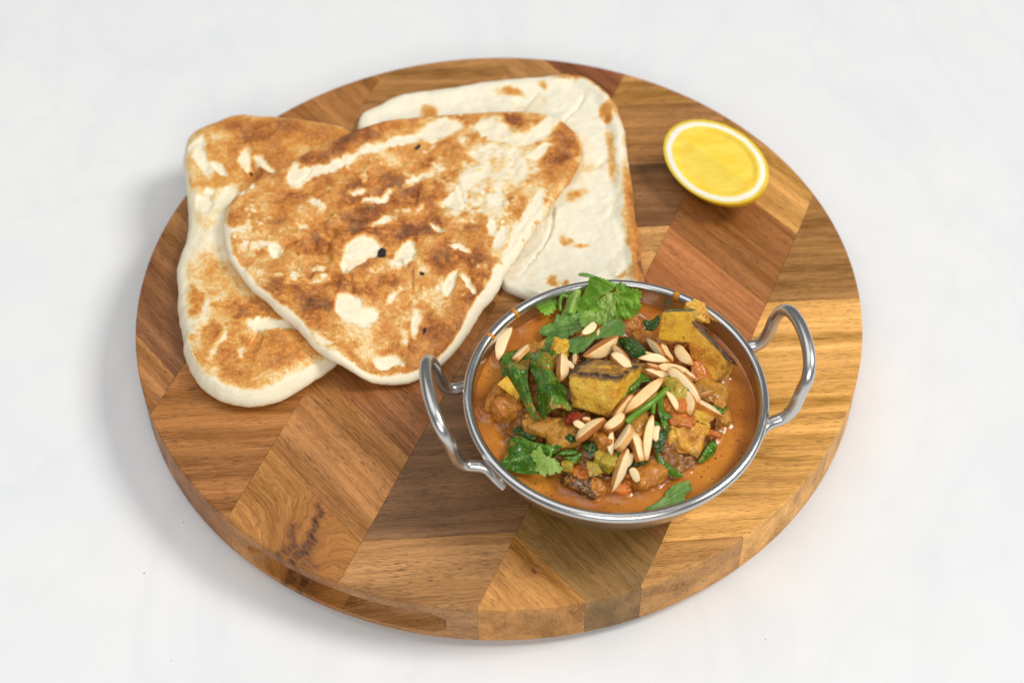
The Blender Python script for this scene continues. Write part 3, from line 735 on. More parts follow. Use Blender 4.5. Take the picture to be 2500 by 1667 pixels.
# the charred cube in the middle
f = Z(1, (1435, 1050), (1925, 1112), (1850, 1500), (1462, 1385)); bk = Z(1, (1610, 918), (2165, 962))
tl, tr, br, bl = [np.array(at(u, v, z)) for (u, v), z in zip(f, (.0670, .0670, .0480, .0490))]
kl, kr = [np.array(at(u, v, .0595)) for u, v in bk]
hexa('tofu_cube', [bl, br, br+(kr-tr)*.9, bl+(kl-tl)*.9, tl, tr, kr, kl], M_TOFU, 'thick yellow tofu cube with a charred brown top, centre of the curry', 'tofu', rnd=.085, noise=.0007, seed=11, sharp=None, nscale=240,
     char=lambda G: np.clip(.36*sstep(.45, 1.0, G[:, 2])**2+.16*sstep(.9, 1, G[:, 2])+.48*sstep(.55, 1.0, G[:, 2])*sstep(.50, 1, np.abs(G[:, :2]).max(1))+.34*sstep(.6, 1, -G[:, 0])+.30*sstep(.1, -1, G[:, 2])+.40*fbm(G, 2.2, 4, 3), 0, 1))
# the big slab at the right
slab(Z(2, (1100, 525), (1500, 935), (1345, 1160), (1105, 900)), (.0610, .0490, .0355, .0440), (.0050, .0050, -.0095), name='tofu_slab', mat=M_TOFU2,
     label='large leaning tofu slab with a charred edge at the dish wall', cat='tofu', rnd=.10, noise=.0007, seed=13,
     sharp=None, char=lambda G: np.clip(1.1*sstep(.74, 1, G[:, 2])+.40*sstep(.6, 1, G[:, 0])+.25*fbm(G, 1.8, 6, 3), 0, 1))
slab(Z(2, (1035, 375), (1190, 360), (1275, 590), (1060, 520)), (.0560, .0545, .0440, .0500), (.004, .006, -.008), name='tofu_piece', mat=M_TOFU2,
     label='small sauce covered tofu piece behind the leaning slab', cat='tofu', rnd=.4, noise=.0016, seed=15, nscale=330, char=lambda G: .9*sstep(.3, .9, -G[:, 0])*sstep(.2, .9, G[:, 2]))
slab(Z(4, (915, 520), (1310, 560), (1190, 880), (872, 770)), (.0465, .0440, .0340, .0375), (.002, .010, -.004), name='tofu_piece', mat=M_TOFU2,
     label='sauce coated tofu block sinking into the sauce below the tomato skin', cat='tofu', rnd=.45, noise=.0017, seed=17, sharp=None, nscale=260, char=lambda G: .55*sstep(.5, -1, G[:, 2])*sstep(.0, 1, G[:, 0]))
# courgettes
slab(Z(2, (842, 470), (1135, 462), (1108, 770), (798, 745)), (.0650, .0650, .0510, .0520), (.003, .0065, -.006), name='courgette_chunk', mat=M_COURG,
     label='upright yellow courgette chunk with a thin green skin edge beside the slab', cat='courgette', rnd=.14, noise=.0006, seed=19, sharp=None, skin=lambda G: sstep(.93, .99, G[:, 2]))
slab(Z(1, (752, 1165), (850, 1075), (985, 1295), (975, 1325)), (.0465, .0480, .0450, .0430), (.002, .001, -.005), name='courgette_slice', mat=M_COURG,
     label='courgette slice with dark green skin under the draped spinach leaf', cat='courgette', rnd=.16, noise=.0004, seed=21, skin=lambda G: sstep(-.8, -.92, G[:, 2]))
slab(Z(3, (1362, 890), (1470, 900), (1490, 1000), (1385, 985)), (.0440, .0445, .0405, .0400), (.001, .004, -.004), name='courgette_slice', mat=M_COURGG,
     label='small pale green courgette wedge above the aubergine piece', cat='courgette', rnd=.3, noise=.0006, seed=23, skin=lambda G: sstep(-.7, -.9, G[:, 2]))
slab(Z(3, (1600, 890), (1740, 920), (1785, 990), (1640, 1050)), (.0455, .0445, .0415, .0410), (.001, .004, -.004), name='courgette_slice', mat=M_COURGG,
     label='olive green courgette wedge beside the long upright almond sliver', cat='courgette', rnd=.35, noise=.0006, seed=25, skin=lambda G: sstep(.7, .9, G[:, 0]))
slab(Z(4, (1130, 370), (1350, 470), (1280, 540), (1150, 480)), (.0490, .0460, .0435, .0450), (.001, .004, -.004), name='courgette_slice', mat=M_COURG,
     label='shiny yellow courgette slice under an almond sliver above the tomato', cat='courgette', rnd=.3, noise=.0006, seed=27, skin=lambda G: np.zeros(len(G)))
# onion, tomato, aubergine, pepper: (crop, x, y, dz, size mm, rot, material, name, label, cat)
CH = [(1, 860, 1390, -.0005, (15, 12, 9), (12, 8, 30), M_ONION, 'onion_piece', 'glossy translucent onion piece below the courgette slice', 'onion'),
      (1, 740, 1320, .0008, (6, 11, 7), (10, 10, -20), M_ONION, 'onion_piece', 'narrow pinkish onion piece leaning on the translucent one', 'onion'),
      (1, 670, 1410, -.0015, (8, 10, 6), (0, 0, 20), M_AUB, 'aubergine_piece', 'small black edged aubergine piece at the left sauce edge', 'aubergine'),
      (3, 1560, 1110, -.0015, (17, 9, 8), (10, 10, -22), M_AUB, 'aubergine_piece', 'dark purple skinned aubergine piece at the front of the heap', 'aubergine'),
      (3, 1560, 1010, .0008, (10, 8, 6), (0, 0, -10), M_TOMATO, 'tomato_piece', 'orange tomato pulp on top of the dark aubergine piece', 'tomato'),
      (4, 720, 1020, -.0010, (15, 14, 9), (10, 0, 40), M_ONION, 'onion_piece', 'large amber onion piece at the front below the almond slivers', 'onion'),
      (3, 1760, 680, .0020, (10, 12, 8), (0, 15, 20), M_ONION, 'onion_piece', 'round amber onion piece between two almond slivers', 'onion'),
      (3, 1800, 870, .0010, (11, 10, 7), (0, 0, 60), M_COURGG, 'courgette_slice', 'translucent green courgette piece behind the olive wedge', 'courgette'),
      (3, 1750, 1120, -.0012, (8, 7, 6), (0, 0, 10), M_ONION, 'onion_piece', 'tiny brown onion piece between aubergine and almond', 'onion'),
      (4, 430, 1120, -.0012, (11, 9, 7), (0, 0, 10), M_TOMATO, 'tomato_piece', 'soft orange tomato piece under the lowest almond sliver', 'tomato'),
      (2, 1220, 1090, .0010, (10, 12, 6), (30, 10, 30), M_TOMATO, 'tomato_piece', 'soft red tomato piece at the foot of the leaning slab', 'tomato'),
      (2, 960, 860, .0030, (6, 14, 5), (20, 0, 10), M_TOMATO, 'tomato_piece', 'bright red tomato strip between almond slivers and slab', 'tomato'),
      (2, 1165, 900, .0030, (6, 12, 5), (20, 0, 30), M_TOMATO, 'tomato_piece', 'orange tomato smear on the face of the leaning slab', 'tomato'),
      (4, 1040, 490, .0030, (12, 8, 6), (10, 10, -20), M_TOMATO, 'tomato_piece', 'orange tomato chunk on the sinking tofu block', 'tomato'),
      (4, 1260, 590, .0032, (14, 2.5, 2.5), (0, 14, -18), M_TOMATO, 'tomato_skin', 'thin curled strip of red tomato skin near the sauce', 'tomato'),
      (3, 1520, 470, .0022, (9, 5, 5), (0, 0, -5), M_PEPPER, 'red_pepper_piece', 'deep red pepper piece under the charred tofu cube', 'pepper'),
      (1, 1390, 870, .0010, (9, 12, 9), (0, 0, 0), M_COURG, 'courgette_chunk', 'yellow courgette chunk half hidden under the coriander', 'courgette'),
      (2, 640, 760, .0010, (11, 9, 8), (0, 20, 20), M_ONION, 'onion_piece', 'pale brown onion piece behind the dark spinach leaf', 'onion'),
      (3, 1230, 560, .0012, (22, 9, 6), (0, 0, -12), M_MIX, 'vegetable_piece', 'long brown stewed vegetable strip below the draped spinach', 'vegetable'),
      (3, 1380, 640, .0015, (16, 12, 7), (0, 0, 20), M_MIX, 'vegetable_piece', 'lumpy olive stewed vegetable piece in front of the tofu cube', 'vegetable'),
      (3, 1130, 500, .0012, (12, 9, 6), (0, 0, 20), M_MIX, 'vegetable_piece', 'brown stewed vegetable piece beside the glossy onion', 'vegetable'),
      (4, 600, 560, .0020, (15, 14, 8), (0, 0, 35), M_MIX, 'vegetable_piece', 'dark olive vegetable piece under the green stem', 'vegetable'),
      (2, 980, 1230, .0030, (11, 12, 9), (0, 0, 10), M_COURGG, 'courgette_slice', 'green flecked courgette lump between almond slivers on the heap', 'courgette'),
      (2, 1300, 1260, .0005, (18, 13, 7), (0, 10, -25), M_MIX, 'vegetable_piece', 'sauce covered vegetable lump at the right of the heap', 'vegetable'),
      (4, 930, 380, .0025, (12, 9, 8), (0, 0, 0), M_TOMATO, 'tomato_piece', 'orange tomato lump under two almond slivers', 'tomato'),
      (4, 1420, 470, -.0004, (7, 11, 6), (0, 0, 15), M_MIX, 'vegetable_piece', 'green speckled vegetable piece at the right sauce edge', 'vegetable'),
      (2, 560, 620, -.0010, (10, 9, 7), (0, 0, 15), M_ONION, 'onion_piece', 'orange onion piece floating by the coriander sprig', 'onion'),
      (1, 1120, 880, .0010, (16, 12, 6), (0, 0, 15), M_MIX, 'vegetable_piece', 'sauce covered vegetable under the draped spinach leaf', 'vegetable'),
      (2, 800, 1080, .0030, (14, 12, 7), (0, 0, 15), M_MIX, 'vegetable_piece', 'brown stewed vegetable lump behind the charred cube', 'vegetable')]
for i, (n, x, y, dz, sz, rot, mt, nm, lb, ct) in enumerate(CH):
    u, v = Z(n, (x, y))
    kw = dict(name=nm, mat=mt, label=lb, cat=ct, rnd=.62, noise=.0021, nscale=120, seed=100+i*7, fine=True, sharp=None)
    if mt in (M_COURG, M_COURGG): kw['skin'] = lambda G: sstep(.6, .9, G[:, 0])
    if mt in (M_MIX, M_ONION, M_TOMATO) and i > 1: dz -= .0016
    lump(u, v, dz, [s/1000 for s in sz], rot, **kw)

# ------------------------------------------------------------------ leaves
def mat_leaf(name, c1, c2, vein, rough=.35, sauce=0.0, trans=.12):
    t = NT(name); c = t.obj()
    n1 = t.noise(c, 110, 4, .6); n2 = t.noise(c, 500, 3, .6); n3 = t.noise(c, 1500, 2)
    col = t.mix(t.ramp(n1, [(.35, 0), (.65, 1)]), srgb(*c1), srgb(*c2))
    v = t.at('vein')
    col = t.mix(t.math('MULTIPLY', v, .55), col, srgb(*vein))
    if sauce:
        sm = t.ramp(t.math('ADD', t.noise(c, 85, 3, .5, .5), t.math('MULTIPLY', t.math('SUBTRACT', n2, .5), .5)), [(.66-sauce*.3, 0), (.78-sauce*.3, 1)])
        sc = t.mix(t.ramp(n3, [(.45, 0), (.6, 1)]), srgb(150, 92, 32), srgb(204, 142, 54))
        col = t.mix(t.math('MULTIPLY', sm, .8), col, sc)
        col = t.mix(t.ramp(n3, [(.62, 0), (.68, .6)]), col, srgb(210, 164, 60))
    t.bump(t.math('ADD', t.math('MULTIPLY', n1, 1.5), t.math('SUBTRACT', t.math('MULTIPLY', n2, .5), v)), .35, .0006)
    t.out(Base_Color=col, Roughness=rough, Specular_IOR_Level=.5)
    if trans:
        tr = t.n('ShaderNodeBsdfTranslucent', {'Color': t.n('ShaderNodeHueSaturation', {'Value': 1.25, 'Saturation': 1.1, 'Color': col}).outputs[0]})
        mx = t.n('ShaderNodeMixShader', {0: trans, 1: t.b.outputs[0], 2: tr})
        t.t.links.new(mx.outputs[0], t.t.nodes['Material Output'].inputs[0])
    return t.m
M_COR = mat_leaf('coriander_leaf', (112, 166, 40), (146, 194, 58), (182, 214, 104), .40, 0, .30)
M_CORD = mat_leaf('coriander_leaf_dark', (104, 146, 66), (126, 168, 76), (166, 196, 130), .42, 0, .22)
M_CORL = mat_leaf('coriander_leaf_light', (150, 186, 78), (172, 202, 100), (200, 220, 140), .40, 0, .30)
M_SPIN = mat_leaf('spinach_leaf', (50, 98, 22), (80, 134, 32), (120, 164, 60), .20, .34, .10)
M_SPIND = mat_leaf('spinach_leaf_dark', (28, 62, 20), (44, 88, 30), (74, 116, 46), .17, .18, .05)
M_STEM = mat_leaf('green_stem', (84, 128, 26), (112, 154, 40), (140, 180, 70), .28, .0, 0)
def leaf(name, outline, mat, label, cat, dz=.004, teeth=0, tooth=0, fold=None, base=None, tips=(), rough=.0006, seed=0, thick=.00028, group=None, centre=None, nr=22, ns=200, droop=0.0):
    """outline: photo px; dz: number or fn(px)->height over heap; base/tips: px of vein fan"""
    O = smooth_closed(outline, ns)
    if teeth:
        C0 = O.mean(0); k = np.arange(ns)/ns*teeth
        w = 1.5*(np.abs(np.sin(np.pi*k))**.6-.6)+.3*np.sin(np.pi*k/2.7+seed)
        N_ = (O-C0)/np.linalg.norm(O-C0, axis=1)[:, None]
        O = O+N_*(tooth*w)[:, None]
    C = np.array(centre, float) if centre else O.mean(0)
    rho = np.linspace(0, 1, nr)
    U = (C+rho[:, None, None]*(O[None]-C)).reshape(-1, 2)
    d = dz(U) if callable(dz) else np.full(len(U), dz)
    d = d+rough*fbm(U, 1/22, seed, 3)-droop*(np.repeat(rho, ns)**2)
    P = lift(U, d)
    i = np.arange(nr-1)[:, None]*ns; j = np.arange(ns)[None]; j2 = (j+1) % ns
    F = np.stack([i+j, i+j2, i+ns+j2, i+ns+j], -1).reshape(-1, 4)
    c = P.mean(0); c[2] = P[:, 2].min()
    o = mesh_obj(name, P-c, F, mat, None, True, None, tuple(c))
    vv = np.zeros(len(U))
    if base is not None:
        b = np.array(base, float)
        for tp in tips:
            e = np.array(tp, float)-b; L = np.linalg.norm(e); tt = np.clip(((U-b)@e)/L**2, 0, 1)
            dd = np.linalg.norm(U-b-tt[:, None]*e, axis=1); vv = np.maximum(vv, sstep(3.2, .6, dd)*(1-.5*tt))
    attr(o, 'vein', vv)
    m = o.modifiers.new('thickness', 'SOLIDIFY'); m.thickness = thick; m.offset = 0
    return tag(o, label, cat, group)
def ridge(pts, h, w):
    """height raised along a px polyline"""
    A = np.array(pts, float)
    def f(U):
        d = np.full(len(U), 1e9)
        for a, b in zip(A[:-1], A[1:]):
            e = b-a; t = np.clip(((U-a)@e)/(e@e), 0, 1); d = np.minimum(d, np.linalg.norm(U-a-t[:, None]*e, axis=1))
        return h*np.exp(-(d/w)**2)
    return f
# --- draped spinach at the left, two lobes with a dark valley between
r1 = ridge(Z(1, (850, 960), (960, 1120), (1060, 1300), (1120, 1480)), .0040, 22)
r2 = ridge(Z(1, (1180, 930), (1230, 1120), (1290, 1300), (1300, 1400)), .0050, 26)
leaf('spinach_leaf', Z(1, (795, 960), (830, 880), (930, 845), (1080, 870), (1070, 960), (1050, 1080), (1060, 1200), (1100, 1340), (1150, 1470), (1140, 1515), (1080, 1490), (1030, 1390), (985, 1290), (930, 1210), (870, 1160), (810, 1080)), M_SPIN,
     'sauce speckled spinach leaf draped in a narrow tongue over the onion', 'spinach', lambda U: .0042+r1(U), seed=201, base=Z(1, (900, 880)), tips=Z(1, (1120, 1480), (880, 1140)), rough=.0026)
leaf('spinach_leaf', Z(1, (1090, 870), (1200, 850), (1340, 850), (1350, 900), (1290, 1000), (1340, 1120), (1420, 1215), (1425, 1310), (1470, 1400), (1440, 1425), (1360, 1390), (1250, 1440), (1205, 1510), (1170, 1440), (1150, 1330), (1140, 1180), (1080, 1040), (1070, 930)), M_SPIN,
     'broad glossy spinach leaf draped beside the charred tofu cube', 'spinach', lambda U: .0040+r2(U), seed=207, base=Z(1, (1150, 870)), tips=Z(1, (1220, 1480), (1400, 1250), (1440, 1400)), rough=.0028)
# --- big spinach leaf at the front left
leaf('spinach_leaf', Z(3, (795, 905), (830, 820), (880, 680), (960, 640), (1080, 690), (1200, 720), (1370, 735), (1340, 790), (1260, 830), (1230, 900), (1180, 990), (1050, 1005), (920, 985), (840, 950)), M_SPIN,
     'wide dark spinach leaf lying in the sauce by the lower handle', 'spinach', lambda U: .0028+ridge(Z(3, (820, 900), (1000, 760), (1340, 750)), .0022, 20)(U), seed=213, base=Z(3, (1300, 760)), tips=Z(3, (830, 900), (950, 680), (1060, 990)), rough=.0022)
SP = [(3, [(1360, 800), (1420, 775), (1525, 785), (1500, 815), (1380, 830), (1300, 835)], .0034, 'small shiny green spinach strip beside the fanned coriander leaf'),
      (3, [(1405, 850), (1480, 835), (1565, 795), (1555, 850), (1510, 905), (1440, 890)], .0034, 'pointed green spinach scrap above the pale courgette wedge'),
      (3, [(1580, 740), (1640, 700), (1710, 705), (1745, 800), (1720, 840), (1650, 830)], .0036, 'dark spinach scrap in front of the orange almond sliver'),
      (3, [(1390, 650), (1450, 620), (1510, 650), (1500, 700), (1430, 700)], .0036, 'dark spinach scrap in the middle of the brown heap'),
      (2, [(430, 740), (510, 720), (600, 740), (690, 830), (700, 870), (620, 920), (540, 890), (470, 820)], .0052, 'folded dark spinach leaf between onion and almond slivers'),
      (2, [(620, 570), (680, 550), (740, 560), (820, 505), (830, 560), (780, 640), (700, 660), (640, 620)], .0010, 'dark spinach scrap floating beside the upright courgette chunk'),
      (2, [(465, 1295), (500, 1190), (570, 1060), (620, 1050), (690, 1085), (730, 1130), (650, 1160), (580, 1230), (530, 1270)], .0056, 'bright green spinach leaf tucked at the corner of the charred cube'),
      (4, [(770, 720), (800, 640), (870, 570), (915, 530), (905, 620), (870, 720), (840, 800), (790, 790)], .0045, 'dark folded spinach leaf under the curled stem'),
      (4, [(790, 790), (850, 860), (940, 930), (1045, 1025), (980, 1035), (880, 990), (820, 920)], .0012, 'slim green spinach leaf half sunk in the sauce'),
      (4, [(1335, 345), (1385, 322), (1440, 345), (1465, 390), (1430, 430), (1380, 400)], .0030, 'small round spinach leaf at the right edge of the heap'),
      (4, [(1195, 895), (1240, 800), (1310, 700), (1355, 690), (1370, 760), (1330, 830), (1250, 885)], .0018, 'upright spinach leaf standing at the right sauce edge'),
      (4, [(400, 800), (440, 780), (450, 830), (420, 850), (390, 840)], .0040, 'tiny spinach scrap behind the long almond sliver'),
      (4, [(560, 870), (640, 880), (720, 870), (690, 910), (610, 930), (540, 940)], .0026, 'dark spinach strip under the two upright almond slivers'),
      (4, [(590, 560), (640, 580), (650, 650), (620, 660), (590, 620)], .0048, 'small dark spinach scrap behind two almond slivers'),
      (4, [(770, 500), (840, 520), (830, 550), (780, 560)], .0046, 'tiny bright spinach scrap beside the tall almond sliver'),
      (1, [(1360, 860), (1420, 840), (1470, 870), (1440, 930), (1390, 920)], .0030, 'dark spinach scrap under the coriander leaves'),
      (3, [(905, 600), (960, 560), (1040, 560), (1130, 650), (1100, 680), (1000, 650)], .0030, 'sauce coated spinach fold above the wide dark leaf')]
for i, (n, pts, dz, lb) in enumerate(SP):
    leaf('spinach_leaf', Z(n, *pts), M_SPIND if ('dark' in lb or 'coated' in lb) else M_SPIN, lb, 'spinach', dz, seed=230+i*5, rough=.0016, ns=90, nr=14, base=Z(n, pts[0]), tips=[Z(n, pts[len(pts)//2])], droop=.0012)
def bind(root_name, label, cat, parts, names):
    """one thing out of several pieces that grow together"""
    c = np.mean([np.array(o.location) for o in parts], 0); c[2] = min(o.location[2] for o in parts)
    r = tag(empty(root_name, tuple(c)), label, cat)
    for o, n in zip(parts, names):
        for k in ('label', 'category', 'group'):
            if k in o: del o[k]
        o.name = n; o.parent = r; o.location = np.array(o.location)-c
    return r
# curled leaf and stem
def stem(pts, rad, name, label, cat, dzs, mat):
    P = spline(np.vstack([lift([p], d) for p, d in zip(pts, dzs)]), 8)
    V, F = tube(P, rad, 10); c = P.mean(0); c[2] = P[:, 2].min()-rad
    o = mesh_obj(name, np.array(V)-c, F, mat, None, True, None, tuple(c)); attr(o, 'vein', np.zeros(len(V)))
    return tag(o, label, cat)
st1 = stem(Z(2, (505, 1535), (600, 1450), (740, 1350), (900, 1215)), .0017, 'spinach_stem', 'thick green spinach stem lying across the heap between almond slivers', 'stem', (.0058, .0066, .0066, .0056), M_STEM)
st2 = leaf('spinach_leaf', Z(2, (860, 1300), (845, 1360), (880, 1430), (945, 1475), (930, 1500), (900, 1490), (900, 1560), (870, 1600), (840, 1520), (810, 1420), (815, 1340)), M_SPIN, 'narrow curled spinach leaf hanging from the thick stem', 'spinach', .0060, seed=331, rough=.0022, ns=100, nr=14)
st3 = stem(Z(2, (770, 1340), (765, 1390), (760, 1450)), .0010, 'spinach_stem', 'thin green stalk branching below the thick stem', 'stem', (.0064, .006, .005), M_STEM)
bind('spinach_sprig', 'bright green spinach stem with a curled leaf lying across the heap', 'spinach', [st1, st2, st3], ['stem', 'leaf', 'stem'])
# --- coriander sprig
cz = lambda a, b, h0, h1: (lambda U: h0+(h1-h0)*np.clip(((U-np.array(a))@(np.array(b)-np.array(a)))/((np.array(b)-np.array(a))@(np.array(b)-np.array(a))), 0, 1))
G_COR = None
spA = leaf('coriander_leaf', Z(1, (1545, 380), (1600, 310), (1680, 300), (1730, 350), (1725, 440), (1680, 510), (1590, 520), (1530, 460)), M_COR,
     'coriander leaf', 'coriander', .0075, teeth=12, tooth=3, seed=403, base=Z(1, (1700, 330)), tips=Z(1, (1560, 450), (1640, 500)), rough=.0014)
spB = leaf('coriander_leaf', Z(1, (1590, 480), (1650, 465), (1700, 500), (1700, 560), (1640, 630), (1570, 610), (1550, 540)), M_CORL,
     'coriander leaf', 'coriander', .0098, teeth=12, tooth=3, seed=405, base=Z(1, (1700, 500)), tips=Z(1, (1580, 600), (1600, 500)), rough=.0014)
sp0 = leaf('coriander_leaf', Z(1, (1655, 140), (1740, 150), (1850, 190), (1885, 215), (1860, 270), (1790, 310), (1740, 330), (1690, 400), (1640, 450), (1520, 470), (1545, 400), (1590, 300), (1630, 200)), M_COR,
     'upright bright coriander leaf with a straight edge, leaning on the back rim', 'coriander', cz(Z(1, (1560, 460)), Z(1, (1740, 150)), .006, .0225), teeth=30, tooth=2.2, seed=401, base=Z(1, (1860, 250)), tips=Z(1, (1650, 160), (1580, 380), (1560, 450), (1700, 390)), rough=.0010)
sp1 = leaf('coriander_leaf', Z(1, (1895, 280), (1900, 220), (1960, 205), (2020, 250), (2090, 260), (2135, 310), (2120, 370), (2140, 420), (2090, 490), (2030, 530), (1960, 545), (1900, 540), (1880, 460), (1900, 380), (1870, 320)), M_COR,
     'fan shaped bright coriander leaf at the right of the sprig', 'coriander', cz(Z(1, (1900, 540)), Z(1, (2000, 220)), .004, .0165), teeth=24, tooth=4.5, seed=407, base=Z(1, (1880, 290)), tips=Z(1, (1960, 215), (2090, 280), (2120, 420), (1990, 530), (1900, 520)), rough=.0012)
sp2 = leaf('coriander_leaf', Z(1, (1700, 420), (1760, 340), (1840, 290), (1880, 310), (1890, 400), (1880, 490), (1850, 560), (1790, 600), (1720, 590), (1690, 520)), M_CORL,
     'pale coriander leaf at the heart of the sprig', 'coriander', cz(Z(1, (1740, 590)), Z(1, (1850, 300)), .0045, .012), teeth=12, tooth=2, seed=411, base=Z(1, (1860, 300)), tips=Z(1, (1720, 580), (1800, 590), (1700, 470)), rough=.0012)
sp3 = leaf('coriander_leaf', Z(1, (1395, 445), (1450, 460), (1500, 490), (1560, 480), (1640, 470), (1690, 520), (1650, 600), (1560, 650), (1480, 690), (1400, 740), (1330, 760), (1290, 820), (1220, 850), (1120, 820), (1110, 790), (1180, 760), (1240, 710), (1170, 690), (1175, 640), (1240, 600), (1310, 580), (1320, 520), (1380, 490)), M_CORD,
     'large grey green coriander leaf spread over the sauce', 'coriander', cz(Z(1, (1150, 810)), Z(1, (1600, 520)), .0016, .0085), teeth=26, tooth=5.0, seed=421, base=Z(1, (1640, 600)), tips=Z(1, (1150, 800), (1200, 670), (1340, 560), (1420, 470), (1300, 780)), rough=.0014, centre=Z(1, (1440, 620)))
sp4 = leaf('coriander_leaf', Z(1, (1390, 760), (1480, 730), (1560, 700), (1640, 690), (1740, 640), (1810, 580), (1880, 540), (1950, 565), (1975, 640), (1965, 700), (1930, 650), (1900, 590), (1830, 600), (1760, 660), (1690, 740), (1640, 800), (1580, 850), (1500, 870), (1440, 830)), M_CORD,
     'narrow curling coriander leaf reaching across the almond slivers', 'coriander', cz(Z(1, (1420, 800)), Z(1, (1900, 560)), .0048, .0105), teeth=22, tooth=4.0, seed=431, base=Z(1, (1900, 560)), tips=Z(1, (1430, 780), (1560, 840)), rough=.0012, centre=Z(1, (1640, 740)), nr=26)
sp5 = leaf('coriander_leaf', Z(1, (1150, 420), (1200, 400), (1260, 370), (1325, 365), (1320, 420), (1290, 480), (1240, 510), (1190, 480)), M_COR,
     'small bright coriander leaflet against the back wall', 'coriander', .0045, teeth=12, tooth=4, seed=441, base=Z(1, (1320, 380)), tips=Z(1, (1170, 430), (1240, 500)))
sp6 = leaf('coriander_leaf', Z(1, (1540, 110), (1600, 105), (1690, 130), (1680, 145), (1600, 140), (1545, 130)), M_CORD, 'thin dark coriander tip poking over the back rim', 'coriander', .0250, teeth=6, tooth=1, seed=445, ns=80)
sp7 = leaf('coriander_leaf', Z(1, (1440, 300), (1500, 262), (1560, 270), (1550, 340), (1530, 420), (1500, 490), (1410, 480), (1420, 400)), M_CORL,
     'rolled pale green coriander leaf behind the grey green one', 'coriander', lambda U: .0050+ridge(Z(1, (1530, 270), (1460, 470)), .0050, 14)(U), seed=447, base=Z(1, (1530, 270)), tips=Z(1, (1460, 480), (1430, 380)))
sp8 = stem(Z(1, (1365, 470), (1360, 390), (1385, 320), (1440, 335)), .0009, 'coriander_stem', 'thin hooked coriander stalk beside the rolled leaf', 'stem', (.004, .006, .008, .0075), M_STEM)
sp9 = stem(Z(1, (1690, 190), (1600, 210), (1500, 250)), .0012, 'coriander_stem', 'coriander stalk lying along the back wall behind the sprig', 'stem', (.0100, .0080, .006), M_STEM)
bind('coriander_sprig', 'fresh green coriander sprig with several leaves against the back wall of the dish', 'coriander', [spA, spB, sp0, sp1, sp2, sp3, sp4, sp5, sp6, sp7, sp8, sp9], ['leaf', 'leaf', 'leaf', 'leaf', 'leaf', 'leaf', 'leaf', 'leaf', 'leaf', 'leaf', 'stem', 'stem'])
fa = leaf('coriander_leaf', Z(3, (1085, 800), (1140, 770), (1170, 740), (1190, 780), (1200, 815), (1240, 840), (1280, 850), (1330, 880), (1375, 960), (1350, 990), (1310, 990), (1275, 1025), (1240, 1000), (1205, 1032), (1180, 1000), (1130, 960), (1145, 920), (1110, 880), (1090, 850)), M_CORL,
     'light green fan of coriander lying on the wide spinach leaf', 'coriander', .0062, teeth=17, tooth=4.0, seed=451, base=Z(3, (1260, 830)), tips=Z(3, (1100, 830), (1160, 950), (1220, 1020), (1280, 1000), (1350, 960)), rough=.0008)
fb = stem(Z(3, (1262, 840), (1275, 800), (1260, 790)), .0007, 'coriander_stem', 'tiny stalk of the light green coriander fan', 'stem', (.006, .0062, .0058), M_STEM)
bind('coriander_sprig', 'single light green fan of coriander lying on the wide spinach leaf', 'coriander', [fa, fb], ['leaf', 'stem'])
leaf('coriander_leaf', Z(4, (690, 1335), (760, 1300), (850, 1240), (920, 1150), (1000, 1100), (1110, 1068), (1120, 1090), (1100, 1110), (1140, 1135), (1120, 1170), (1080, 1190), (1060, 1235), (1065, 1275), (960, 1310), (860, 1345), (760, 1355)), M_CORD,
     'dark coriander leaf floating on the sauce at the front rim', 'coriander', .0020, teeth=16, tooth=3.5, seed=461, base=Z(4, (760, 1330)), tips=Z(4, (1100, 1080), (1120, 1140), (1060, 1240)), rough=.0008)

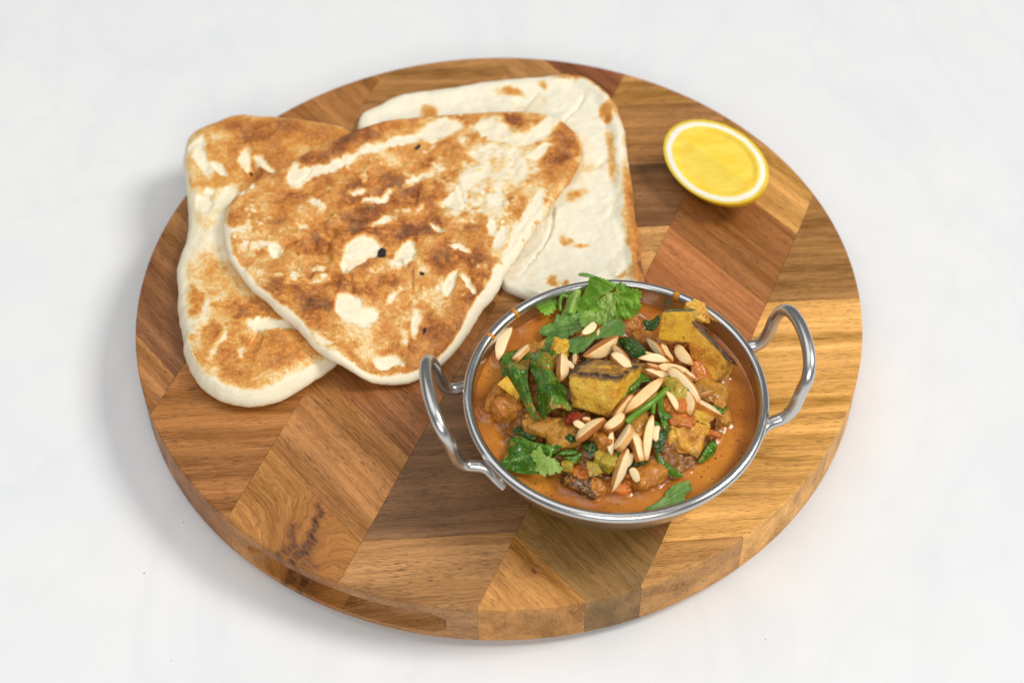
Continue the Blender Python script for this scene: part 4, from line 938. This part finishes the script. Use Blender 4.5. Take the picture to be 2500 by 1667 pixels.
# ------------------------------------------------------------------ almond slivers
def mat_almond():
    t = NT('almond'); c = t.obj(); e = t.at('toast'); oi = t.n('ShaderNodeObjectInfo').outputs['Random']
    n = t.math('SUBTRACT', t.noise(c, 260, 4, .6), .5)
    v = t.math('ADD', t.math('ADD', e, t.math('MULTIPLY', n, .5)), t.math('MULTIPLY', t.math('SUBTRACT', oi, .42), .62))
    col = t.ramp(v, [(.10, srgb(248, 224, 176)), (.32, srgb(240, 206, 146)), (.62, srgb(220, 164, 96)), (.95, srgb(180, 112, 50))])
    t.bump(t.noise(t.mapping(c, (300, 300, 300)), 1, 3), .15, .0005)
    t.b.inputs['Subsurface Radius'].default_value = (.003, .002, .001)
    return t.out(Base_Color=col, Roughness=.38, Specular_IOR_Level=.45, Subsurface_Weight=.15, Subsurface_Scale=.5)
M_ALM = mat_almond()
def almond(A, B, w, dzA, dzB, label, group=None, blunt=.45, zabs=None, seed=0, flat=.74):
    if zabs: a, b = np.array(at(*A, zabs[0])), np.array(at(*B, zabs[1]))
    else: a, b = lift([A], dzA)[0], lift([B], dzB)[0]
    ax = b-a; L = np.linalg.norm(ax); ax /= L
    view = CAM-(a+b)/2; view /= np.linalg.norm(view)
    up = .45*view+.55*np.array([0, 0, 1]); up -= ax*(up@ax); up /= np.linalg.norm(up)
    r_ = np.random.default_rng(seed); tw = r_.uniform(-.95, .95); sd = np.cross(ax, up)
    up, sd = up*math.cos(tw)+sd*math.sin(tw), sd*math.cos(tw)-up*math.sin(tw)
    wd = w/3.92/4830*.88
    nt, nc = 18, 20; V, T = [], []
    sk = r_.uniform(-.8, .8); bend = r_.uniform(-.05, .12)
    q0, q1 = r_.uniform(.14, .42), r_.uniform(.14, .42)
    e0, e1 = blunt*r_.uniform(.6, 1.4), blunt*r_.uniform(.6, 1.4)
    for i in range(nt):
        t = .5-.5*math.cos(math.pi*i/(nt-1))
        wt = min(1, max(0.0, t/q0))**e0*min(1, max(0.0, (1-t)/q1))**e1
        wt = max(wt, .16) if 0 < i < nt-1 else .10
        belly = 1-.25*(2*t-1)**2
        cx = sk*wd*.35*math.sin(math.pi*t)
        for j in range(nc):
            an = 2*math.pi*j/nc
            ca, sa = math.cos(an), math.sin(an)
            x = math.copysign(abs(ca)**.30, ca)*.5; z = math.copysign(abs(sa)**.30, sa)*.5
            p = a+ax*(L*t)+sd*(x*wd*wt*belly+cx)+up*(z*wd*flat*(wt**.5)+bend*L*math.sin(math.pi*t)*.5)
            V.append(p); T.append(.10+.74*sstep(.40, .5, abs(x))*(1-.5*(z > .42))+.42*sstep(.20, 0, min(t, 1-t)))
    F = []
    for i in range(nt-1):
        for j in range(nc):
            j2 = (j+1) % nc
            F.append((i*nc+j, (i+1)*nc+j, (i+1)*nc+j2, i*nc+j2))
    F.append(tuple(range(nc))); F.append(tuple(reversed(range((nt-1)*nc, nt*nc))))
    c = (a+b)/2; c = np.array([c[0], c[1], min(v[2] for v in V)])
    o = mesh_obj('almond_sliver', np.array(V)-c, F, M_ALM, None, True, 33, tuple(c)); attr(o, 'toast', T); WET.append(o)
    return tag(o, label, 'almond', group or 'toasted almond slivers on the curry')
AL = [(1, 900, 610, 770, 950, 120, .0012, .0012, 'wide almond sliver half sunk in the sauce along the left wall'),
      (1, 1070, 800, 925, 940, 85, .0060, .0062, 'short blocky almond sliver on top of the draped spinach tongue'),
      (1, 1375, 880, 1365, 1140, 112, .0070, .0070, 'half moon almond sliver standing between spinach and charred cube'),
      (1, 1690, 595, 1570, 695, 85, .0100, .0090, 'pale blunt almond sliver resting on the grey green coriander'),
      (1, 1910, 705, 1590, 900, 135, .0098, .0100, 'large plump almond sliver lying over the charred cube back edge'),
      (1, 1875, 790, 2030, 990, 90, .0092, .0092, 'tan almond sliver sloping down the charred cube top'),
      (1, 1860, 885, 2030, 1040, 115, .0112, .0108, 'pale chunky almond sliver on the charred cube top'),
      (1, 1420, 950, 1480, 1030, 60, .0052, .0048, 'mostly hidden almond tip beside the charred cube'),
      (1, 1505, 880, 1515, 985, 55, .0050, .0050, 'mostly hidden almond tip under the curling coriander'),
      (1, 1765, 640, 1725, 745, 62, .0066, .0066, 'thin almond sliver behind the curling coriander'),
      (1, 1840, 605, 1965, 665, 80, .0068, .0068, 'broken almond bit under the coriander curl tip'),
      (2, 705, 725, 870, 905, 78, .0062, .0066, 'almond sliver pointing up behind the crossed slivers'),
      (2, 845, 760, 945, 955, 80, .0062, .0066, 'almond sliver below the arched one, beside the tomato strip'),
      (2, 855, 745, 1080, 765, 92, .0082, .0080, 'arched pale almond sliver lying against the upright courgette'),
      (2, 985, 790, 1150, 990, 118, .0080, .0076, 'broad pale almond sliver leaning on the tofu slab'),
      (2, 615, 920, 910, 950, 85, .0084, .0080, 'long almond sliver lying level behind the charred cube'),
      (2, 690, 975, 830, 1015, 72, .0064, .0064, 'short almond sliver beneath the level one'),
      (2, 800, 990, 1105, 1045, 84, .0074, .0072, 'slim tapered almond sliver crossing toward the tomato'),
      (2, 685, 868, 765, 890, 44, .0056, .0056, 'small almond stub behind the level sliver'),
      (2, 680, 1030, 865, 1125, 62, .0060, .0060, 'shaded almond sliver under the crossing ones'),
      (2, 760, 1060, 970, 1115, 72, .0052, .0052, 'deep lying almond sliver in the shade of the pile'),
      (2, 925, 1015, 1205, 1330, 112, .0092, .0074, 'longest almond sliver, square ended, sloping over the heap'),
      (2, 1050, 1060, 1165, 1130, 84, .0062, .0058, 'pale almond sliver end beside the tomato piece'),
      (2, 1205, 1275, 1345, 1240, 52, .0052, .0050, 'thin pointed almond sliver sticking out over the sauce side'),
      (2, 1150, 1325, 1420, 1480, 92, .0060, .0052, 'almond sliver lying over the shiny courgette slice'),
      (2, 1045, 1225, 1130, 1470, 115, .0060, .0052, 'thick almond sliver standing beside the longest one'),
      (2, 880, 1235, 990, 1425, 72, .0066, .0060, 'slim almond sliver right of the thick green stem'),
      (2, 865, 1110, 490, 1445, 112, .0094, .0090, 'long toasted almond sliver leaning over the cube corner'),
      (2, 800, 1215, 550, 1400, 82, .0070, .0068, 'almond sliver tucked beneath the long toasted one'),
      (2, 565, 1265, 375, 1480, 86, .0072, .0068, 'almond sliver resting on the lower corner of the cube'),
      (4, 485, 435, 305, 585, 105, .0072, .0074, 'blocky white almond sliver left of the green stem'),
      (4, 305, 485, 30, 695, 112, .0064, .0056, 'orange stained almond sliver in front of the charred cube'),
      (4, 85, 485, 160, 500, 52, .0050, .0050, 'tiny almond stub beside the red pepper piece'),
      (4, 0, 500, 115, 570, 72, .0042, .0042, 'sauce stained almond sliver half buried before the cube'),
      (4, 370, 590, 365, 835, 62, .0062, .0048, 'thin upright almond sliver with a browned tip'),
      (4, 560, 545, 410, 780, 112, .0074, .0066, 'thick square almond sliver in the front cluster'),
      (4, 555, 610, 640, 890, 104, .0066, .0058, 'rounded almond sliver leaning on the thick square one'),
      (4, 755, 440, 695, 880, 88, .0078, .0060, 'tall narrow pointed almond sliver in the front cluster'),
      (4, 810, 545, 790, 700, 76, .0056, .0056, 'pale almond sliver behind the tall narrow one'),
      (4, 510, 760, 360, 1175, 104, .0062, .0032, 'long almond sliver reaching down to the sauce at the front'),
      (4, 560, 805, 490, 955, 62, .0036, .0032, 'reddish stained almond sliver behind the long front one'),
      (4, 555, 945, 620, 1080, 80, .0048, .0040, 'short stubby almond piece lying on the amber onion')]
for i, (n, x0, y0, x1, y1, w, d0, d1, lb) in enumerate(AL):
    bl = .16 if any(s in lb for s in ('block', 'square', 'stub', 'blunt', 'chunky')) else .42
    almond(Z(n, (x0, y0)), Z(n, (x1, y1)), w, d0, d1, lb, blunt=bl, seed=500+i)
build_sauce()
# ------------------------------------------------------------------ sauce smears on the rim, specks on the table
def smear(ang, span, t0, t1, seed):
    """thin film wrapped over the rim bead; t = position round the bead (deg)"""
    V, F = [], []; na, nt = 14, 12
    for i in range(na):
        for j in range(nt):
            u = i/(na-1)*2-1; t = t0+(t1-t0)*j/(nt-1)
            k = .75+.25*math.sin(seed+j*1.3)
            a = ang+u*span*k
            r = .0665+(.0024+.00022*max(0, 1-u*u))*math.cos(math.radians(t)); z = .0398+(.0024+.00022*max(0, 1-u*u))*math.sin(math.radians(t))
            V.append((r*math.cos(a), r*math.sin(a), z))
    F = [(i*nt+j, (i+1)*nt+j, (i+1)*nt+j+1, i*nt+j+1) for i in range(na-1) for j in range(nt-1)]
    o = mesh_obj('sauce_smear', V, F, M_SMEAR, None, True, None, (DX, DY, ZB))
    m = o.modifiers.new('thickness', 'SOLIDIFY'); m.thickness = .0001; m.offset = 1
    return o
def mat_smear():
    t = NT('sauce_smear'); n = t.noise(t.obj(), 500, 3)
    return t.out(Base_Color=t.mix(n, srgb(176, 96, 14), srgb(214, 150, 40)), Roughness=.2, Specular_IOR_Level=.5)
M_SMEAR = mat_smear()
def rim_ang(u, v):
    p = at(u, v, H_R); return math.atan2(p[1]-DY, p[0]-DX)
tag(smear(rim_ang(1258, 760), .024, 30, 205, 1), 'orange sauce smear across the dish rim near the coriander', 'sauce smear')
tag(smear(rim_ang(1192, 815), .020, 60, 175, 2), 'faint yellow sauce smear on the dish rim above the left handle', 'sauce smear')
tag(smear(rim_ang(1660, 705), .030, 70, 200, 3), 'thin sauce smear on the back rim behind the tofu slab', 'sauce smear')
def mat_speck():
    t = NT('herb_speck'); return t.out(Base_Color=t.mix(t.noise(t.obj(), 900), srgb(60, 62, 40), srgb(96, 84, 50)), Roughness=.6)
_ms = mat_speck()
for i, (u, v, sx, sy, rz, lb) in enumerate([(448, 1274, .55, .5, 0, 'tiny round dark crumb on the table in the board shadow'), (352, 1399, .95, .35, 35, 'tiny elongated herb speck on the white table beyond the board shadow'),
                                            (418, 1612, .4, .35, 0, 'faint brown crumb on the white table'), (1869, 1560, .4, .35, 0, 'faint grey crumb on the table past the front of the board')]):
    p = at(u, v, -ZB-FOOT)
    bm = bmesh.new(); bmesh.ops.create_icosphere(bm, subdivisions=2, radius=.5)
    r_ = np.random.default_rng(i)
    for q in bm.verts:
        q.co *= 1+.25*r_.standard_normal()*.6; q.co.x *= sx/1000; q.co.y *= sy/1000; q.co.z = q.co.z*.35/1000+.00015
    me = bpy.data.meshes.new('crumb'); bm.to_mesh(me); bm.free(); me.materials.append(_ms)
    o = bpy.data.objects.new('crumb', me); COL.objects.link(o); o.location = (p[0], p[1], -FOOT); o.rotation_euler = (0, 0, math.radians(rz))
    tag(o, lb, 'crumb', 'crumbs on the white table')
